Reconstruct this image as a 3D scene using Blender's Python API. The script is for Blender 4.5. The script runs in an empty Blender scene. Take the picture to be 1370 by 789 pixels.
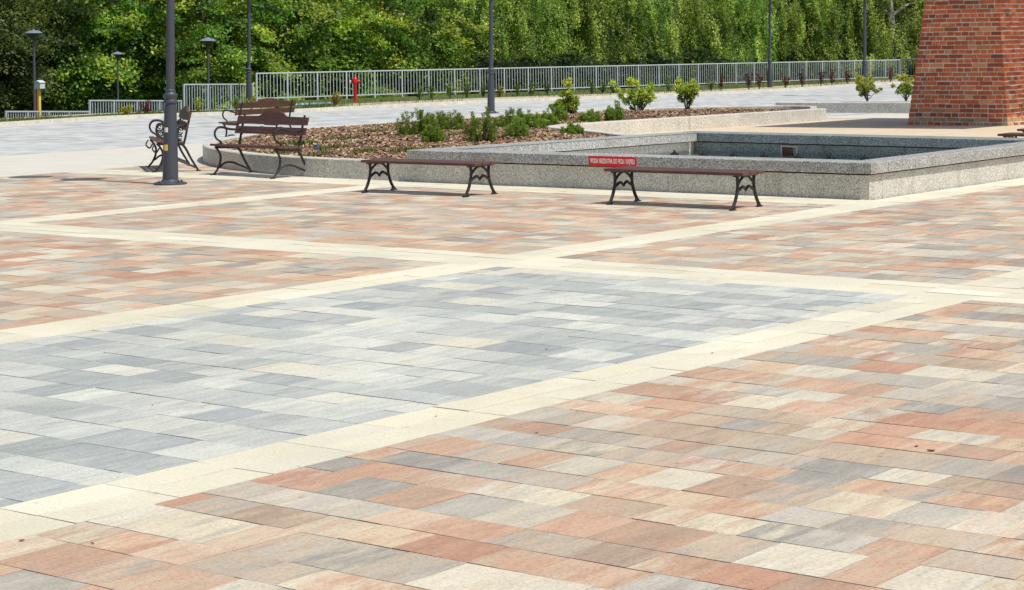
import bpy, math, random
import numpy as np
from mathutils import Vector, Matrix

random.seed(7)
RNG = np.random.default_rng(7)
SC = bpy.context.scene
COL = SC.collection
PI = math.pi

# ------------------------------------------------------------------ camera
# world X runs along the paving rows (to the right), world Y along the light bands (away)
RHO = math.radians(0.8711)
CR, SR = math.cos(RHO), math.sin(RHO)
F = 2749.9                      # focal length in photo pixels (photo 1370 wide)
EYE = 2.05
FW = Vector((-0.61445, 0.78896, 0))
RT = Vector((0.78896, 0.61445, 0))
UP = RT * SR + Vector((0, 0, 1)) * CR
CAMX = RT * CR - Vector((0, 0, 1)) * SR
cam = bpy.data.cameras.new('camera')
camo = bpy.data.objects.new('camera', cam)
COL.objects.link(camo)
m = Matrix((CAMX, UP, -FW)).transposed().to_4x4()
m.translation = (0, 0, EYE)
camo.matrix_world = m
cam.sensor_width = 36
cam.lens = 36 * F / 1370
cam.shift_x = 0
cam.shift_y = -(394.5 - 53.06) / 1370
cam.clip_start = 0.1
cam.clip_end = 2000
SC.camera = camo
SC.render.resolution_x, SC.render.resolution_y = 1024, 590


def ray(px, py):
    u, v = px - 685.0, py - 53.06
    return FW + RT * ((u * CR - v * SR) / F) + Vector((0, 0, (-u * SR - v * CR) / F))


def gz(p):
    d = p[0] * FW.x + p[1] * FW.y
    return -0.008 * min(38.0, max(0.0, d - 42.0)) - 0.0045 * max(0.0, d - 80.0)


def at(px, py, z=0.0):
    r = ray(px, py)
    t = (z - EYE) / r.z
    return Vector((0, 0, EYE)) + r * t


def atg(px, py):
    """where a photo pixel meets the gently falling ground"""
    r = ray(px, py)
    t = -EYE / r.z
    if t > 42:
        t = (EYE - 0.336) / (-r.z - 0.008)
        if t > 80:
            t = (EYE + 0.304 - 0.36) / (-r.z - 0.0045)
    return Vector((0, 0, EYE)) + r * t


def atd(px, py, d):
    return Vector((0, 0, EYE)) + ray(px, py) * d


def aty(px, py, y):
    r = ray(px, py)
    return Vector((0, 0, EYE)) + r * (y / r.y)


# ------------------------------------------------------------------ object helpers
def link(o, parent=None):
    COL.objects.link(o)
    if parent is not None:
        o.parent = parent
    return o


def tag(o, label=None, cat=None, group=None, kind=None):
    if label: o['label'] = label
    if cat: o['category'] = cat
    if group: o['group'] = group
    if kind: o['kind'] = kind
    return o


def thing(name, label, cat, loc=(0, 0, 0), rz=0.0, group=None, lean=False, scale=1.0):
    o = bpy.data.objects.new(name, None)
    o.empty_display_size = 0.2
    if lean:
        mm = Matrix((CAMX, FW, UP)).transposed() @ Matrix.Rotation(rz, 3, 'Z')
        o.rotation_euler = mm.to_euler()
    else:
        o.rotation_euler = (0, 0, rz)
    o.location = loc
    o.scale = (scale, scale, scale)
    link(o)
    return tag(o, label, cat, group)


def dup(root, loc, rz=None, label=None, group=None, scale=None, matrix=None):
    r = root.copy()
    COL.objects.link(r)
    r.location = loc
    if rz is not None: r.rotation_euler.z = rz
    if matrix is not None: r.rotation_euler = matrix.to_euler()
    if scale is not None: r.scale = (scale,) * 3 if not hasattr(scale, '__len__') else scale
    if label: r['label'] = label
    if group: r['group'] = group
    for ch in list(root.children):
        c = ch.copy(); COL.objects.link(c); c.parent = r
        for g in ch.children:
            d = g.copy(); COL.objects.link(d); d.parent = c
    return r


def smooth_path(pts, n=6):
    P = [Vector(p) for p in pts]
    out = []
    for i in range(len(P) - 1):
        p0 = P[i - 1] if i > 0 else P[i] * 2 - P[i + 1]
        p1, p2 = P[i], P[i + 1]
        p3 = P[i + 2] if i + 2 < len(P) else P[i + 1] * 2 - P[i]
        for k in range(n):
            t = k / n
            out.append(0.5 * ((2 * p1) + (p2 - p0) * t + (2 * p0 - 5 * p1 + 4 * p2 - p3) * t * t
                              + (3 * p1 - p0 - 3 * p2 + p3) * t ** 3))
    out.append(P[-1])
    return out


class MB:
    def __init__(self):
        self.v = []; self.f = []; self.c = []

    def add(self, vs, fs, col=None):
        b = len(self.v)
        self.v += [tuple(q) for q in vs]
        self.f += [tuple(i + b for i in q) for q in fs]
        if col is not None:
            self.c += [col] * len(fs)
        return self

    def box(self, x0, x1, y0, y1, z0, z1, col=None):
        vs = [(x0, y0, z0), (x1, y0, z0), (x1, y1, z0), (x0, y1, z0), (x0, y0, z1), (x1, y0, z1), (x1, y1, z1), (x0, y1, z1)]
        return self.add(vs, [(0, 3, 2, 1), (4, 5, 6, 7), (0, 1, 5, 4), (1, 2, 6, 5), (2, 3, 7, 6), (3, 0, 4, 7)], col)

    def bbox(self, x0, x1, y0, y1, z0, z1, b=0.006):
        """box with chamfered edges"""
        vs = []; 
        for z, i in ((z0, b), (z0 + b, 0), (z1 - b, 0), (z1, b)):
            vs += [(x0 + i, y0 + i, z), (x1 - i, y0 + i, z), (x1 - i, y1 - i, z), (x0 + i, y1 - i, z)]
        fs = [(3, 2, 1, 0), (12, 13, 14, 15)]
        for k in range(3):
            for j in range(4):
                a, c = k * 4 + j, k * 4 + (j + 1) % 4
                fs.append((a, c, c + 4, a + 4))
        return self.add(vs, fs)

    def hexa(self, bot, top, col=None):
        return self.add(list(bot) + list(top), [(3, 2, 1, 0), (4, 5, 6, 7), (0, 1, 5, 4), (1, 2, 6, 5), (2, 3, 7, 6), (3, 0, 4, 7)], col)

    def tube(self, path, r, seg=8, flat=1.0, cap=True):
        P = [Vector(p) for p in path]
        n = len(P)
        R = r if hasattr(r, '__len__') else [r] * n
        if len(R) != n:
            R = [R[0] + (R[-1] - R[0]) * i / (n - 1) for i in range(n)] if len(R) == 2 else \
                list(np.interp(np.linspace(0, 1, n), np.linspace(0, 1, len(R)), R))
        up = Vector((0.3, 0.9, 0.2)).normalized()
        vs = []
        t0 = (P[1] - P[0]).normalized()
        x = t0.orthogonal().normalized()
        for i in range(n):
            t = (P[min(i + 1, n - 1)] - P[max(i - 1, 0)])
            t = t.normalized() if t.length > 1e-9 else t0
            x = (x - t * x.dot(t)); x.normalize()
            y = t.cross(x)
            for k in range(seg):
                a = 2 * PI * k / seg
                vs.append(P[i] + x * (R[i] * math.cos(a)) + y * (R[i] * math.sin(a) * flat))
        fs = []
        for i in range(n - 1):
            for k in range(seg):
                a, b = i * seg + k, i * seg + (k + 1) % seg
                fs.append((a, b, b + seg, a + seg))
        if cap:
            fs.append(tuple(range(seg - 1, -1, -1)))
            fs.append(tuple((n - 1) * seg + k for k in range(seg)))
        return self.add(vs, fs)

    def lathe(self, prof, seg=20, c=(0, 0, 0)):
        vs = []; fs = []
        for r, z in prof:
            for k in range(seg):
                a = 2 * PI * k / seg
                vs.append((c[0] + r * math.cos(a), c[1] + r * math.sin(a), c[2] + z))
        for i in range(len(prof) - 1):
            for k in range(seg):
                a, b = i * seg + k, i * seg + (k + 1) % seg
                fs.append((a, b, b + seg, a + seg))
        fs.append(tuple(range(seg - 1, -1, -1)))
        fs.append(tuple((len(prof) - 1) * seg + k for k in range(seg)))
        return self.add(vs, fs)

    def prism(self, outline, axis, a0, a1):
        """closed 2D outline extruded along an axis ('x','y','z')"""
        n = len(outline)
        def mk(p, a):
            return {'x': (a, p[0], p[1]), 'y': (p[0], a, p[1]), 'z': (p[0], p[1], a)}[axis]
        vs = [mk(p, a0) for p in outline] + [mk(p, a1) for p in outline]
        fs = [tuple(range(n - 1, -1, -1)), tuple(range(n, 2 * n))]
        for i in range(n):
            j = (i + 1) % n
            fs.append((i, j, j + n, i + n))
        return self.add(vs, fs)

    def build(self, name, mat, parent=None, smooth=False, fix=True):
        me = bpy.data.meshes.new(name)
        me.from_pydata(self.v, [], self.f)
        if self.c:
            at_ = me.attributes.new('tint', 'FLOAT_COLOR', 'FACE')
            at_.data.foreach_set('color', np.array([(*q[:3], q[3] if len(q) > 3 else 1.0) for q in self.c], dtype=np.float32).ravel())
        if fix:
            import bmesh
            bm = bmesh.new(); bm.from_mesh(me)
            bmesh.ops.recalc_face_normals(bm, faces=bm.faces)
            bm.to_mesh(me); bm.free()
        if smooth:
            me.polygons.foreach_set('use_smooth', [True] * len(me.polygons))
            me.set_sharp_from_angle(angle=math.radians(40))
        me.materials.append(mat)
        o = bpy.data.objects.new(name, me)
        return link(o, parent)


def quad_mesh(name, V, mat, attrs=None, parent=None):
    """V: (n,4,3) array of separate quads; attrs: dict name -> (n,4) colours or (n,) floats on faces"""
    n = len(V)
    me = bpy.data.meshes.new(name)
    me.vertices.add(n * 4); me.loops.add(n * 4); me.polygons.add(n)
    me.vertices.foreach_set('co', np.ascontiguousarray(V, dtype=np.float32).ravel())
    me.loops.foreach_set('vertex_index', np.arange(n * 4, dtype=np.int32))
    me.polygons.foreach_set('loop_start', np.arange(0, n * 4, 4, dtype=np.int32))
    me.polygons.foreach_set('loop_total', np.full(n, 4, dtype=np.int32))
    for k, a in (attrs or {}).items():
        a = np.asarray(a, dtype=np.float32)
        if a.ndim == 2:
            d = me.attributes.new(k, 'FLOAT_COLOR', 'FACE'); d.data.foreach_set('color', a.ravel())
        else:
            d = me.attributes.new(k, 'FLOAT', 'FACE'); d.data.foreach_set('value', a.ravel())
    me.update(calc_edges=True)
    me.materials.append(mat)
    o = bpy.data.objects.new(name, me)
    return link(o, parent)


# ------------------------------------------------------------------ materials
def lin(r, g, b):
    def f(c):
        c /= 255.0
        return c / 12.92 if c <= 0.04045 else ((c + 0.055) / 1.055) ** 2.4
    return (f(r), f(g), f(b), 1.0)


class NT:
    def __init__(self, name):
        self.m = bpy.data.materials.new(name); self.m.use_nodes = True
        self.t = self.m.node_tree; self.t.nodes.clear()
        self.out = self.n('ShaderNodeOutputMaterial')
        self.p = self.n('ShaderNodeBsdfPrincipled')
        self.l(self.p.outputs[0], self.out.inputs[0])

    def n(self, t, **kw):
        x = self.t.nodes.new(t)
        for k, v in kw.items():
            if k.startswith('i_'):
                x.inputs[k[2:].replace('_', ' ')].default_value = v
            else:
                setattr(x, k, v)
        return x

    def l(self, a, b): self.t.links.new(a, b)

    def noise(self, scale, detail=3, rough=0.6, vec=None, dim='3D'):
        x = self.n('ShaderNodeTexNoise'); x.inputs['Scale'].default_value = scale
        x.inputs['Detail'].default_value = detail; x.inputs['Roughness'].default_value = rough
        if vec is not None: self.l(vec, x.inputs['Vector'])
        return x.outputs['Fac']

    def ramp(self, fac, stops, interp='LINEAR'):
        x = self.n('ShaderNodeValToRGB'); cr = x.color_ramp; cr.interpolation = interp
        while len(cr.elements) < len(stops): cr.elements.new(0.5)
        for e, (p, c) in zip(cr.elements, stops):
            e.position = p; e.color = c if hasattr(c, '__len__') else (c, c, c, 1)
        self.l(fac, x.inputs[0])
        return x.outputs[0]

    def mix(self, a, b, fac, mode='MIX'):
        x = self.n('ShaderNodeMix', data_type='RGBA', blend_type=mode)
        for s, v in ((0, fac), (6, a), (7, b)):
            if hasattr(v, 'is_linked') or hasattr(v, 'links'): self.l(v, x.inputs[s])
            else: x.inputs[s].default_value = v
        return x.outputs[2]

    def math(self, op, a, b=0.0, clamp=False):
        x = self.n('ShaderNodeMath', operation=op, use_clamp=clamp)
        for i, v in ((0, a), (1, b)):
            if hasattr(v, 'links'): self.l(v, x.inputs[i])
            else: x.inputs[i].default_value = v
        return x.outputs[0]

    def coord(self, which='Object'):
        return self.n('ShaderNodeTexCoord').outputs[which]

    def mapped(self, vec, scale=(1, 1, 1), rot=(0, 0, 0)):
        x = self.n('ShaderNodeMapping'); x.inputs['Scale'].default_value = scale; x.inputs['Rotation'].default_value = rot
        self.l(vec, x.inputs[0]); return x.outputs[0]

    def bump(self, h, strength=0.3, dist=0.01):
        x = self.n('ShaderNodeBump'); x.inputs['Strength'].default_value = strength; x.inputs['Distance'].default_value = dist
        self.l(h, x.inputs['Height']); self.l(x.outputs[0], self.p.inputs['Normal'])

    def base(self, c):
        if hasattr(c, 'links'): self.l(c, self.p.inputs['Base Color'])
        else: self.p.inputs['Base Color'].default_value = c

    def attr(self, name):
        return self.n('ShaderNodeAttribute', attribute_name=name)


MAT = {}


def simple(name, col, rough=0.5, metal=0.0, var=0.0, vscale=20.0, spec=0.5, bump=0.0):
    t = NT(name)
    if var > 0:
        f = t.noise(vscale, 4, 0.65, t.coord())
        lo = tuple(c * (1 - var) for c in col[:3]) + (1,)
        hi = tuple(min(1, c * (1 + var)) for c in col[:3]) + (1,)
        t.base(t.ramp(f, [(0.3, lo), (0.7, hi)]))
        if bump: t.bump(f, bump, 0.004)
    else:
        t.base(col)
    t.p.inputs['Roughness'].default_value = rough
    t.p.inputs['Metallic'].default_value = metal
    t.p.inputs['Specular IOR Level'].default_value = spec
    MAT[name] = t.m
    return t.m


def slab_material(name, grain=0.15, streak=(7.0, 1.6), rough=0.75, torn=1.0):
    t = NT(name)
    co = t.coord()
    sd = t.attr('seed').outputs['Fac']
    off = t.n('ShaderNodeCombineXYZ')
    t.l(t.math('MULTIPLY', sd, 37.0), off.inputs[0]); t.l(t.math('MULTIPLY', sd, 91.0), off.inputs[1]); t.l(sd, off.inputs[2])
    va = t.n('ShaderNodeVectorMath', operation='ADD')
    t.l(t.mapped(co, (streak[0], streak[1], 1)), va.inputs[0]); t.l(off.outputs[0], va.inputs[1])
    f1 = t.noise(1.0, 9, 0.74, va.outputs[0])
    bias = t.attr('bias').outputs['Fac']
    f = t.math('ADD', f1, bias)
    f = t.ramp(f, [(0.40, 0.0), (0.60, 1.0)])
    c = t.mix(t.attr('ca').outputs['Color'], t.attr('cb').outputs['Color'], f)
    fs = t.noise(1.0, 8, 0.75, t.mapped(va.outputs[0], (2.6, 2.0, 1)))
    if torn: c = t.mix(c, t.ramp(fs, [(0.33, (0.84, 0.81, 0.78, 1)), (0.50, (1, 1, 1, 1)), (0.66, (1.10, 1.09, 1.06, 1))]), 1.0, 'MULTIPLY')
    g = t.noise(55, 5, 0.7, co)
    c = t.mix(c, t.ramp(g, [(0.28, 1 - grain * 2.2), (0.5, 1.0), (0.75, 1 + grain * 1.1)]), 1.0, 'MULTIPLY')
    # ragged brown blotches burnt into some stones
    bl = t.noise(1.0, 8, 0.78, t.mapped(va.outputs[0], (0.55, 1.1, 1)))
    if torn: c = t.mix(c, (0.30, 0.20, 0.14, 1), t.math('MULTIPLY', t.ramp(bl, [(0.58, 0.0), (0.72, 1.0)]), t.ramp(sd, [(0.45, 0.0), (0.9, 0.65)])))
    d = t.noise(0.55, 4, 0.6, co)
    c = t.mix(c, t.ramp(d, [(0.3, 0.90), (0.62, 1.03)]), 1.0, 'MULTIPLY')
    # sparse dark specks and little stains
    s = t.noise(9, 2, 0.5, co)
    c = t.mix(c, t.ramp(s, [(0.22, 0.66), (0.30, 1.0)]), 1.0, 'MULTIPLY')
    t.base(c)
    t.p.inputs['Roughness'].default_value = rough
    t.p.inputs['Specular IOR Level'].default_value = 0.3
    h = t.noise(90, 4, 0.7, co)
    t.bump(h, 0.6, 0.005)
    MAT[name] = t.m
    return t.m


slab_material('slab')
slab_material('band', 0.10, (1.5, 1.2), 0.8, 0)


def granite(name, cols, scale=46, rough=0.6, big=0.12):
    t = NT(name)
    co = t.coord()
    v = t.n('ShaderNodeTexVoronoi'); v.inputs['Scale'].default_value = scale * 1.3; t.l(co, v.inputs['Vector'])
    sep = t.n('ShaderNodeSeparateColor'); t.l(v.outputs['Color'], sep.inputs[0])
    f = t.math('ADD', t.math('MULTIPLY', t.noise(scale, 4, 0.75, co), 0.75), t.math('MULTIPLY', sep.outputs[0], 0.28))
    c = t.ramp(f, [(0.34, cols[0]), (0.46, cols[1]), (0.58, cols[2]), (0.70, cols[3])])
    d = t.noise(1.3, 4, 0.6, co)
    c = t.mix(c, t.ramp(d, [(0.3, 1 - big), (0.7, 1 + big * 0.6)]), 1.0, 'MULTIPLY')
    # water runs and grime streaks of their own
    st = t.noise(1.0, 4, 0.65, t.mapped(co, (3.2, 3.2, 0.5)))
    c = t.mix(c, t.ramp(st, [(0.30, (0.80, 0.77, 0.70, 1)), (0.44, (1, 1, 1, 1))]), 1.0, 'MULTIPLY')
    t.base(c); t.p.inputs['Roughness'].default_value = rough
    t.bump(f, 0.35, 0.004)
    MAT[name] = t.m


granite('granite_wall', [(0.22, 0.205, 0.175, 1), (0.47, 0.45, 0.39, 1), (0.66, 0.64, 0.57, 1), (0.84, 0.82, 0.75, 1)], 70)
granite('granite_coping', [(0.09, 0.09, 0.085, 1), (0.26, 0.26, 0.245, 1), (0.45, 0.45, 0.425, 1), (0.74, 0.74, 0.70, 1)], 74, 0.45)
granite('granite_basin_shade', [(0.07, 0.085, 0.085, 1), (0.17, 0.205, 0.205, 1), (0.31, 0.35, 0.34, 1), (0.54, 0.58, 0.55, 1)], 72, 0.4)  # granite darkened and blued to stand in for shade on the back side

simple('joint_sand', (0.10, 0.09, 0.075, 1), 0.95, var=0.3, vscale=60)
simple('cast_iron', (0.020, 0.017, 0.016, 1), 0.45, 0.0, var=0.25, vscale=30, bump=0.15)
simple('post_paint', (0.050, 0.058, 0.074, 1), 0.42, 0.0, var=0.10, vscale=60, bump=0.25)
simple('steel_fence', (0.57, 0.62, 0.65, 1), 0.38, 0.2, var=0.06, vscale=8)
simple('steel_dark', (0.16, 0.19, 0.20, 1), 0.45, 0.3, var=0.08, vscale=8)
simple('gravel', (0.42, 0.38, 0.28, 1), 0.95, var=0.35, vscale=5, bump=0.5)
simple('concrete', (0.52, 0.51, 0.47, 1), 0.85, var=0.14, vscale=6, bump=0.3)
simple('kerb_stone', (0.58, 0.55, 0.47, 1), 0.85, var=0.16, vscale=5, bump=0.3)
simple('red_paint', (0.52, 0.012, 0.014, 1), 0.4, var=0.08, vscale=15)
simple('sign_red', (0.70, 0.012, 0.022, 1), 0.45, var=0.05, vscale=9)
simple('white_paint', (0.82, 0.82, 0.80, 1), 0.5)
simple('yellow_paint', (0.75, 0.55, 0.10, 1), 0.5, var=0.1, vscale=10)
simple('pale_plastic', (0.55, 0.62, 0.62, 1), 0.4, var=0.1, vscale=9)
simple('blue_plastic', (0.02, 0.18, 0.62, 1), 0.4)
simple('black_rubber', (0.015, 0.015, 0.016, 1), 0.5)
simple('rust_brown', (0.16, 0.07, 0.045, 1), 0.7, var=0.4, vscale=40)
simple('lamp_dome', (0.22, 0.26, 0.34, 1), 0.22, 0.2, var=0.05, vscale=10)
simple('lamp_glass', (0.05, 0.06, 0.055, 1), 0.15, 0.0)
simple('parking_blue', (0.30, 0.52, 0.68, 1), 0.8, var=0.15, vscale=3)
simple('pool_floor', (0.60, 0.84, 0.77, 1), 0.7, var=0.15, vscale=4)


def wood_mat():
    t = NT('bench_wood')
    co = t.coord()
    f = t.noise(1.0, 5, 0.65, t.mapped(co, (2.5, 60, 60)))
    c = t.ramp(f, [(0.3, (0.055, 0.022, 0.014, 1)), (0.55, (0.115, 0.050, 0.030, 1)), (0.75, (0.19, 0.092, 0.058, 1))])
    t.base(c); t.p.inputs['Roughness'].default_value = 0.42
    t.p.inputs['Specular IOR Level'].default_value = 0.5
    t.bump(f, 0.25, 0.003)
    MAT['bench_wood'] = t.m


wood_mat()


def brick_mat():
    t = NT('brick')
    co = t.coord()
    g = t.noise(28, 5, 0.7, co)
    c = t.mix(t.attr('tint').outputs['Color'], t.ramp(g, [(0.3, 0.55), (0.52, 1.0), (0.72, 1.35)]), 1.0, 'MULTIPLY')
    w_ = t.noise(1.4, 5, 0.7, co)
    c = t.mix(c, (0.42, 0.27, 0.17, 1), t.ramp(w_, [(0.56, 0.0), (0.72, 0.40)]))
    t.base(c); t.p.inputs['Roughness'].default_value = 0.85
    t.bump(g, 0.5, 0.01)
    MAT['brick'] = t.m
    t = NT('mortar')
    g = t.noise(14, 5, 0.7, t.coord())
    t.base(t.ramp(g, [(0.3, (0.72, 0.62, 0.47, 1)), (0.6, (0.92, 0.87, 0.74, 1))]))
    t.p.inputs['Roughness'].default_value = 0.9
    t.bump(g, 0.5, 0.01)
    MAT['mortar'] = t.m


brick_mat()


def paver_sheet(name, c1, c2, c3, bw=0.4, rh=0.3, mortar=(0.3, 0.28, 0.24, 1), msize=0.006, rot=0.0):
    t = NT(name)
    co = t.coord()
    vec = t.mapped(co, (1, 1, 1), (0, 0, rot))
    b = t.n('ShaderNodeTexBrick'); t.l(vec, b.inputs['Vector'])
    b.inputs['Scale'].default_value = 1.0
    b.inputs['Brick Width'].default_value = bw; b.inputs['Row Height'].default_value = rh
    b.inputs['Mortar Size'].default_value = msize; b.inputs['Bias'].default_value = 0.0
    b.inputs['Color1'].default_value = c1; b.inputs['Color2'].default_value = c2; b.inputs['Mortar'].default_value = mortar
    n = t.noise(1.0, 4, 0.6, t.mapped(co, (0.9, 0.35, 1)))
    c = t.mix(b.outputs['Color'], c3, t.ramp(n, [(0.40, 0.0), (0.65, 0.75)]))
    g = t.noise(35, 4, 0.7, co)
    c = t.mix(c, t.ramp(g, [(0.3, 0.88), (0.7, 1.06)]), 1.0, 'MULTIPLY')
    t.base(c); t.p.inputs['Roughness'].default_value = 0.8
    t.p.inputs['Specular IOR Level'].default_value = 0.3
    MAT[name] = t.m


paver_sheet('road_pavers', (0.30, 0.325, 0.34, 1), (0.60, 0.61, 0.59, 1), (0.52, 0.54, 0.52, 1), 0.42, 0.32, (0.22, 0.22, 0.21, 1), 0.012)
paver_sheet('cream_pavers', (0.56, 0.54, 0.47, 1), (0.61, 0.59, 0.51, 1), (0.57, 0.56, 0.51, 1), 0.42, 0.32, (0.5, 0.46, 0.36, 1), 0.004)
paver_sheet('tan_pavers', (0.58, 0.46, 0.31, 1), (0.66, 0.55, 0.39, 1), (0.64, 0.55, 0.42, 1), 0.22, 0.11, (0.5, 0.40, 0.26, 1), 0.004)


def leaf_material(name, trans=0.42, rough=0.55, hue=0.03):
    t = NT(name)
    c = t.attr('tint').outputs['Color']
    oi = t.n('ShaderNodeObjectInfo')
    hs = t.n('ShaderNodeHueSaturation')
    t.l(c, hs.inputs['Color'])
    t.l(t.math('ADD', 0.5 - hue / 2, t.math('MULTIPLY', oi.outputs['Random'], hue)), hs.inputs['Hue'])
    t.l(t.math('ADD', 0.82, t.math('MULTIPLY', oi.outputs['Random'], 0.36)), hs.inputs['Value'])
    t.l(hs.outputs[0], t.p.inputs['Base Color'])
    t.p.inputs['Roughness'].default_value = rough
    t.p.inputs['Specular IOR Level'].default_value = 0.35
    tr = t.n('ShaderNodeBsdfTranslucent')
    hs2 = t.n('ShaderNodeMix', data_type='RGBA', blend_type='MULTIPLY')
    hs2.inputs[0].default_value = 1.0
    t.l(hs.outputs[0], hs2.inputs[6]); hs2.inputs[7].default_value = (1.35, 1.5, 0.5, 1)
    t.l(hs2.outputs[2], tr.inputs['Color'])
    mx = t.n('ShaderNodeMixShader'); mx.inputs[0].default_value = trans
    t.l(t.p.outputs[0], mx.inputs[1]); t.l(tr.outputs[0], mx.inputs[2]); t.l(mx.outputs[0], t.out.inputs[0])
    MAT[name] = t.m


leaf_material('leaf')
leaf_material('needle', 0.36, 0.6, 0.015)


def bark(name, c0, c1, sc=(8, 8, 2)):
    t = NT(name)
    f = t.noise(1.5, 5, 0.7, t.mapped(t.coord(), sc))
    t.base(t.ramp(f, [(0.38, c0), (0.58, c1)])); t.p.inputs['Roughness'].default_value = 0.9
    t.bump(f, 0.6, 0.02)
    MAT[name] = t.m


bark('bark', (0.03, 0.022, 0.016, 1), (0.10, 0.08, 0.06, 1))
bark('birch_bark', (0.10, 0.09, 0.08, 1), (0.62, 0.60, 0.56, 1), (3, 3, 9))


def mulch_mat():
    t = NT('mulch')
    co = t.coord()
    f = t.noise(22, 5, 0.75, co)
    t.base(t.ramp(f, [(0.3, (0.035, 0.020, 0.012, 1)), (0.5, (0.14, 0.075, 0.045, 1)), (0.7, (0.30, 0.18, 0.11, 1))]))
    t.p.inputs['Roughness'].default_value = 0.95
    t.bump(f, 1.0, 0.03)
    MAT['mulch'] = t.m
    t = NT('chip')
    g = t.noise(30, 3, 0.6, co if False else t.coord())
    c = t.mix(t.attr('tint').outputs['Color'], t.ramp(g, [(0.3, 0.75), (0.7, 1.15)]), 1.0, 'MULTIPLY')
    t.base(c); t.p.inputs['Roughness'].default_value = 0.85
    MAT['chip'] = t.m


mulch_mat()


def grass_ground():
    t = NT('turf')
    co = t.coord()
    f = t.noise(0.8, 5, 0.7, co)
    g = t.noise(14, 4, 0.7, co)
    c = t.ramp(f, [(0.35, (0.045, 0.065, 0.014, 1)), (0.55, (0.095, 0.125, 0.020, 1)), (0.7, (0.15, 0.15, 0.04, 1))])
    c = t.mix(c, t.ramp(g, [(0.3, 0.6), (0.7, 1.25)]), 1.0, 'MULTIPLY')
    t.base(c); t.p.inputs['Roughness'].default_value = 0.95
    t.bump(g, 0.8, 0.05)
    MAT['turf'] = t.m


grass_ground()


def water_mat():
    t = NT('water')
    t.t.nodes.remove(t.p)
    gl = t.n('ShaderNodeBsdfGlossy'); gl.inputs['Roughness'].default_value = 0.06; gl.inputs['Color'].default_value = (1, 1, 1, 1)
    tr = t.n('ShaderNodeBsdfTransparent'); tr.inputs['Color'].default_value = (0.72, 0.92, 0.86, 1)
    fr = t.n('ShaderNodeFresnel'); fr.inputs['IOR'].default_value = 1.33
    nz = t.noise(5, 3, 0.6, t.coord())
    b = t.n('ShaderNodeBump'); b.inputs['Strength'].default_value = 1.0; b.inputs['Distance'].default_value = 0.05
    t.l(nz, b.inputs['Height']); t.l(b.outputs[0], gl.inputs['Normal']); t.l(b.outputs[0], fr.inputs['Normal'])
    mx = t.n('ShaderNodeMixShader'); t.l(t.math('MULTIPLY', fr.outputs[0], 0.7), mx.inputs[0]); t.l(tr.outputs[0], mx.inputs[1]); t.l(gl.outputs[0], mx.inputs[2])
    t.l(mx.outputs[0], t.out.inputs[0])
    MAT['water'] = t.m


water_mat()

# ------------------------------------------------------------------ kerb line of the road
KP = [atg(*q) for q in [(0, 169.5), (100, 162), (200, 156), (280, 154.5), (340, 153), (391, 150.6), (483, 145.5), (549, 142.3), (630, 138.3), (700, 135.2), (820, 130.8), (934, 127.2), (1000, 124.6), (1068, 120.6), (1135, 116.0), (1203, 111.8), (1230, 110.2)]]
d0 = (KP[0] - KP[1]).normalized()
# beyond the frame on both sides
KP = [KP[0] + Vector((0.25, -1, 0)).normalized() * 45] + KP + [KP[-1] + (KP[-1] - KP[-3]).normalized() * 45]
KERB = []
for i in range(len(KP) - 1):
    n = max(2, int((KP[i + 1] - KP[i]).length / 1.5))
    for k in range(n):
        KERB.append(KP[i].lerp(KP[i + 1], k / n))
KERB.append(KP[-1])
KERB = [Vector((p.x, p.y, 0)) for p in KERB]
for _ in range(6):
    KERB = [KERB[0]] + [(KERB[i - 1] + KERB[i] * 2 + KERB[i + 1]) / 4 for i in range(1, len(KERB) - 1)] + [KERB[-1]]
KY = np.array([p.y for p in KERB]); KX = np.array([p.x for p in KERB])


def kerb_x(y):
    return float(np.interp(y, KY, KX))


S = atd(343.5, 137.0, 76.0); E = atd(1204, 106.5, 111.0)


def verge_width(y):
    """kerb to railing; narrow where the stepped railings drop away at the left"""
    f = S.x + (E.x - S.x) * (y - S.y) / (E.y - S.y)
    wide = max(2.2, kerb_x(y) - f)
    k = min(1.0, max(0.0, (y - S.y + 3.0) / 3.0))
    return 1.1 + (wide + 0.2 - 1.1) * k


def past_kerb(x, y):
    """metres beyond the kerb (the far side lies toward -x)"""
    return kerb_x(y) - x


def terrain(x, y):
    s = past_kerb(x, y)
    base = gz((x, y))
    if s < 0.3:
        return base - 0.06
    s0 = verge_width(y) + 0.15
    if s < s0:
        return base - 0.06
    k = min(1.0, (s - s0) / 2.8)
    k = k * k * (3 - 2 * k)
    z = base - 0.06 + (-2.0 - base) * k
    if s > 16:
        z += (s - 16) * 0.05 + max(0, s - 60) * 0.10
    return z


# ------------------------------------------------------------------ ground
def build_ground():
    xs = np.concatenate([np.linspace(-420, -150, 19), np.linspace(-145, -60, 44), np.linspace(-58.8, -40, 24), np.linspace(-38, 60, 30), np.linspace(75, 300, 10)])
    ys = np.concatenate([np.linspace(-60, 10, 12), np.linspace(14, 130, 78), np.linspace(136, 460, 28)])
    V = [(x, y, terrain(x, y)) for y in ys for x in xs]
    nx = len(xs)
    Fs = [(j * nx + i, j * nx + i + 1, (j + 1) * nx + i + 1, (j + 1) * nx + i) for j in range(len(ys) - 1) for i in range(nx - 1)]
    mb = MB(); mb.v = V; mb.f = Fs
    tag(mb.build('ground', MAT['turf'], fix=False, smooth=True), kind='structure')


build_ground()


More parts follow.
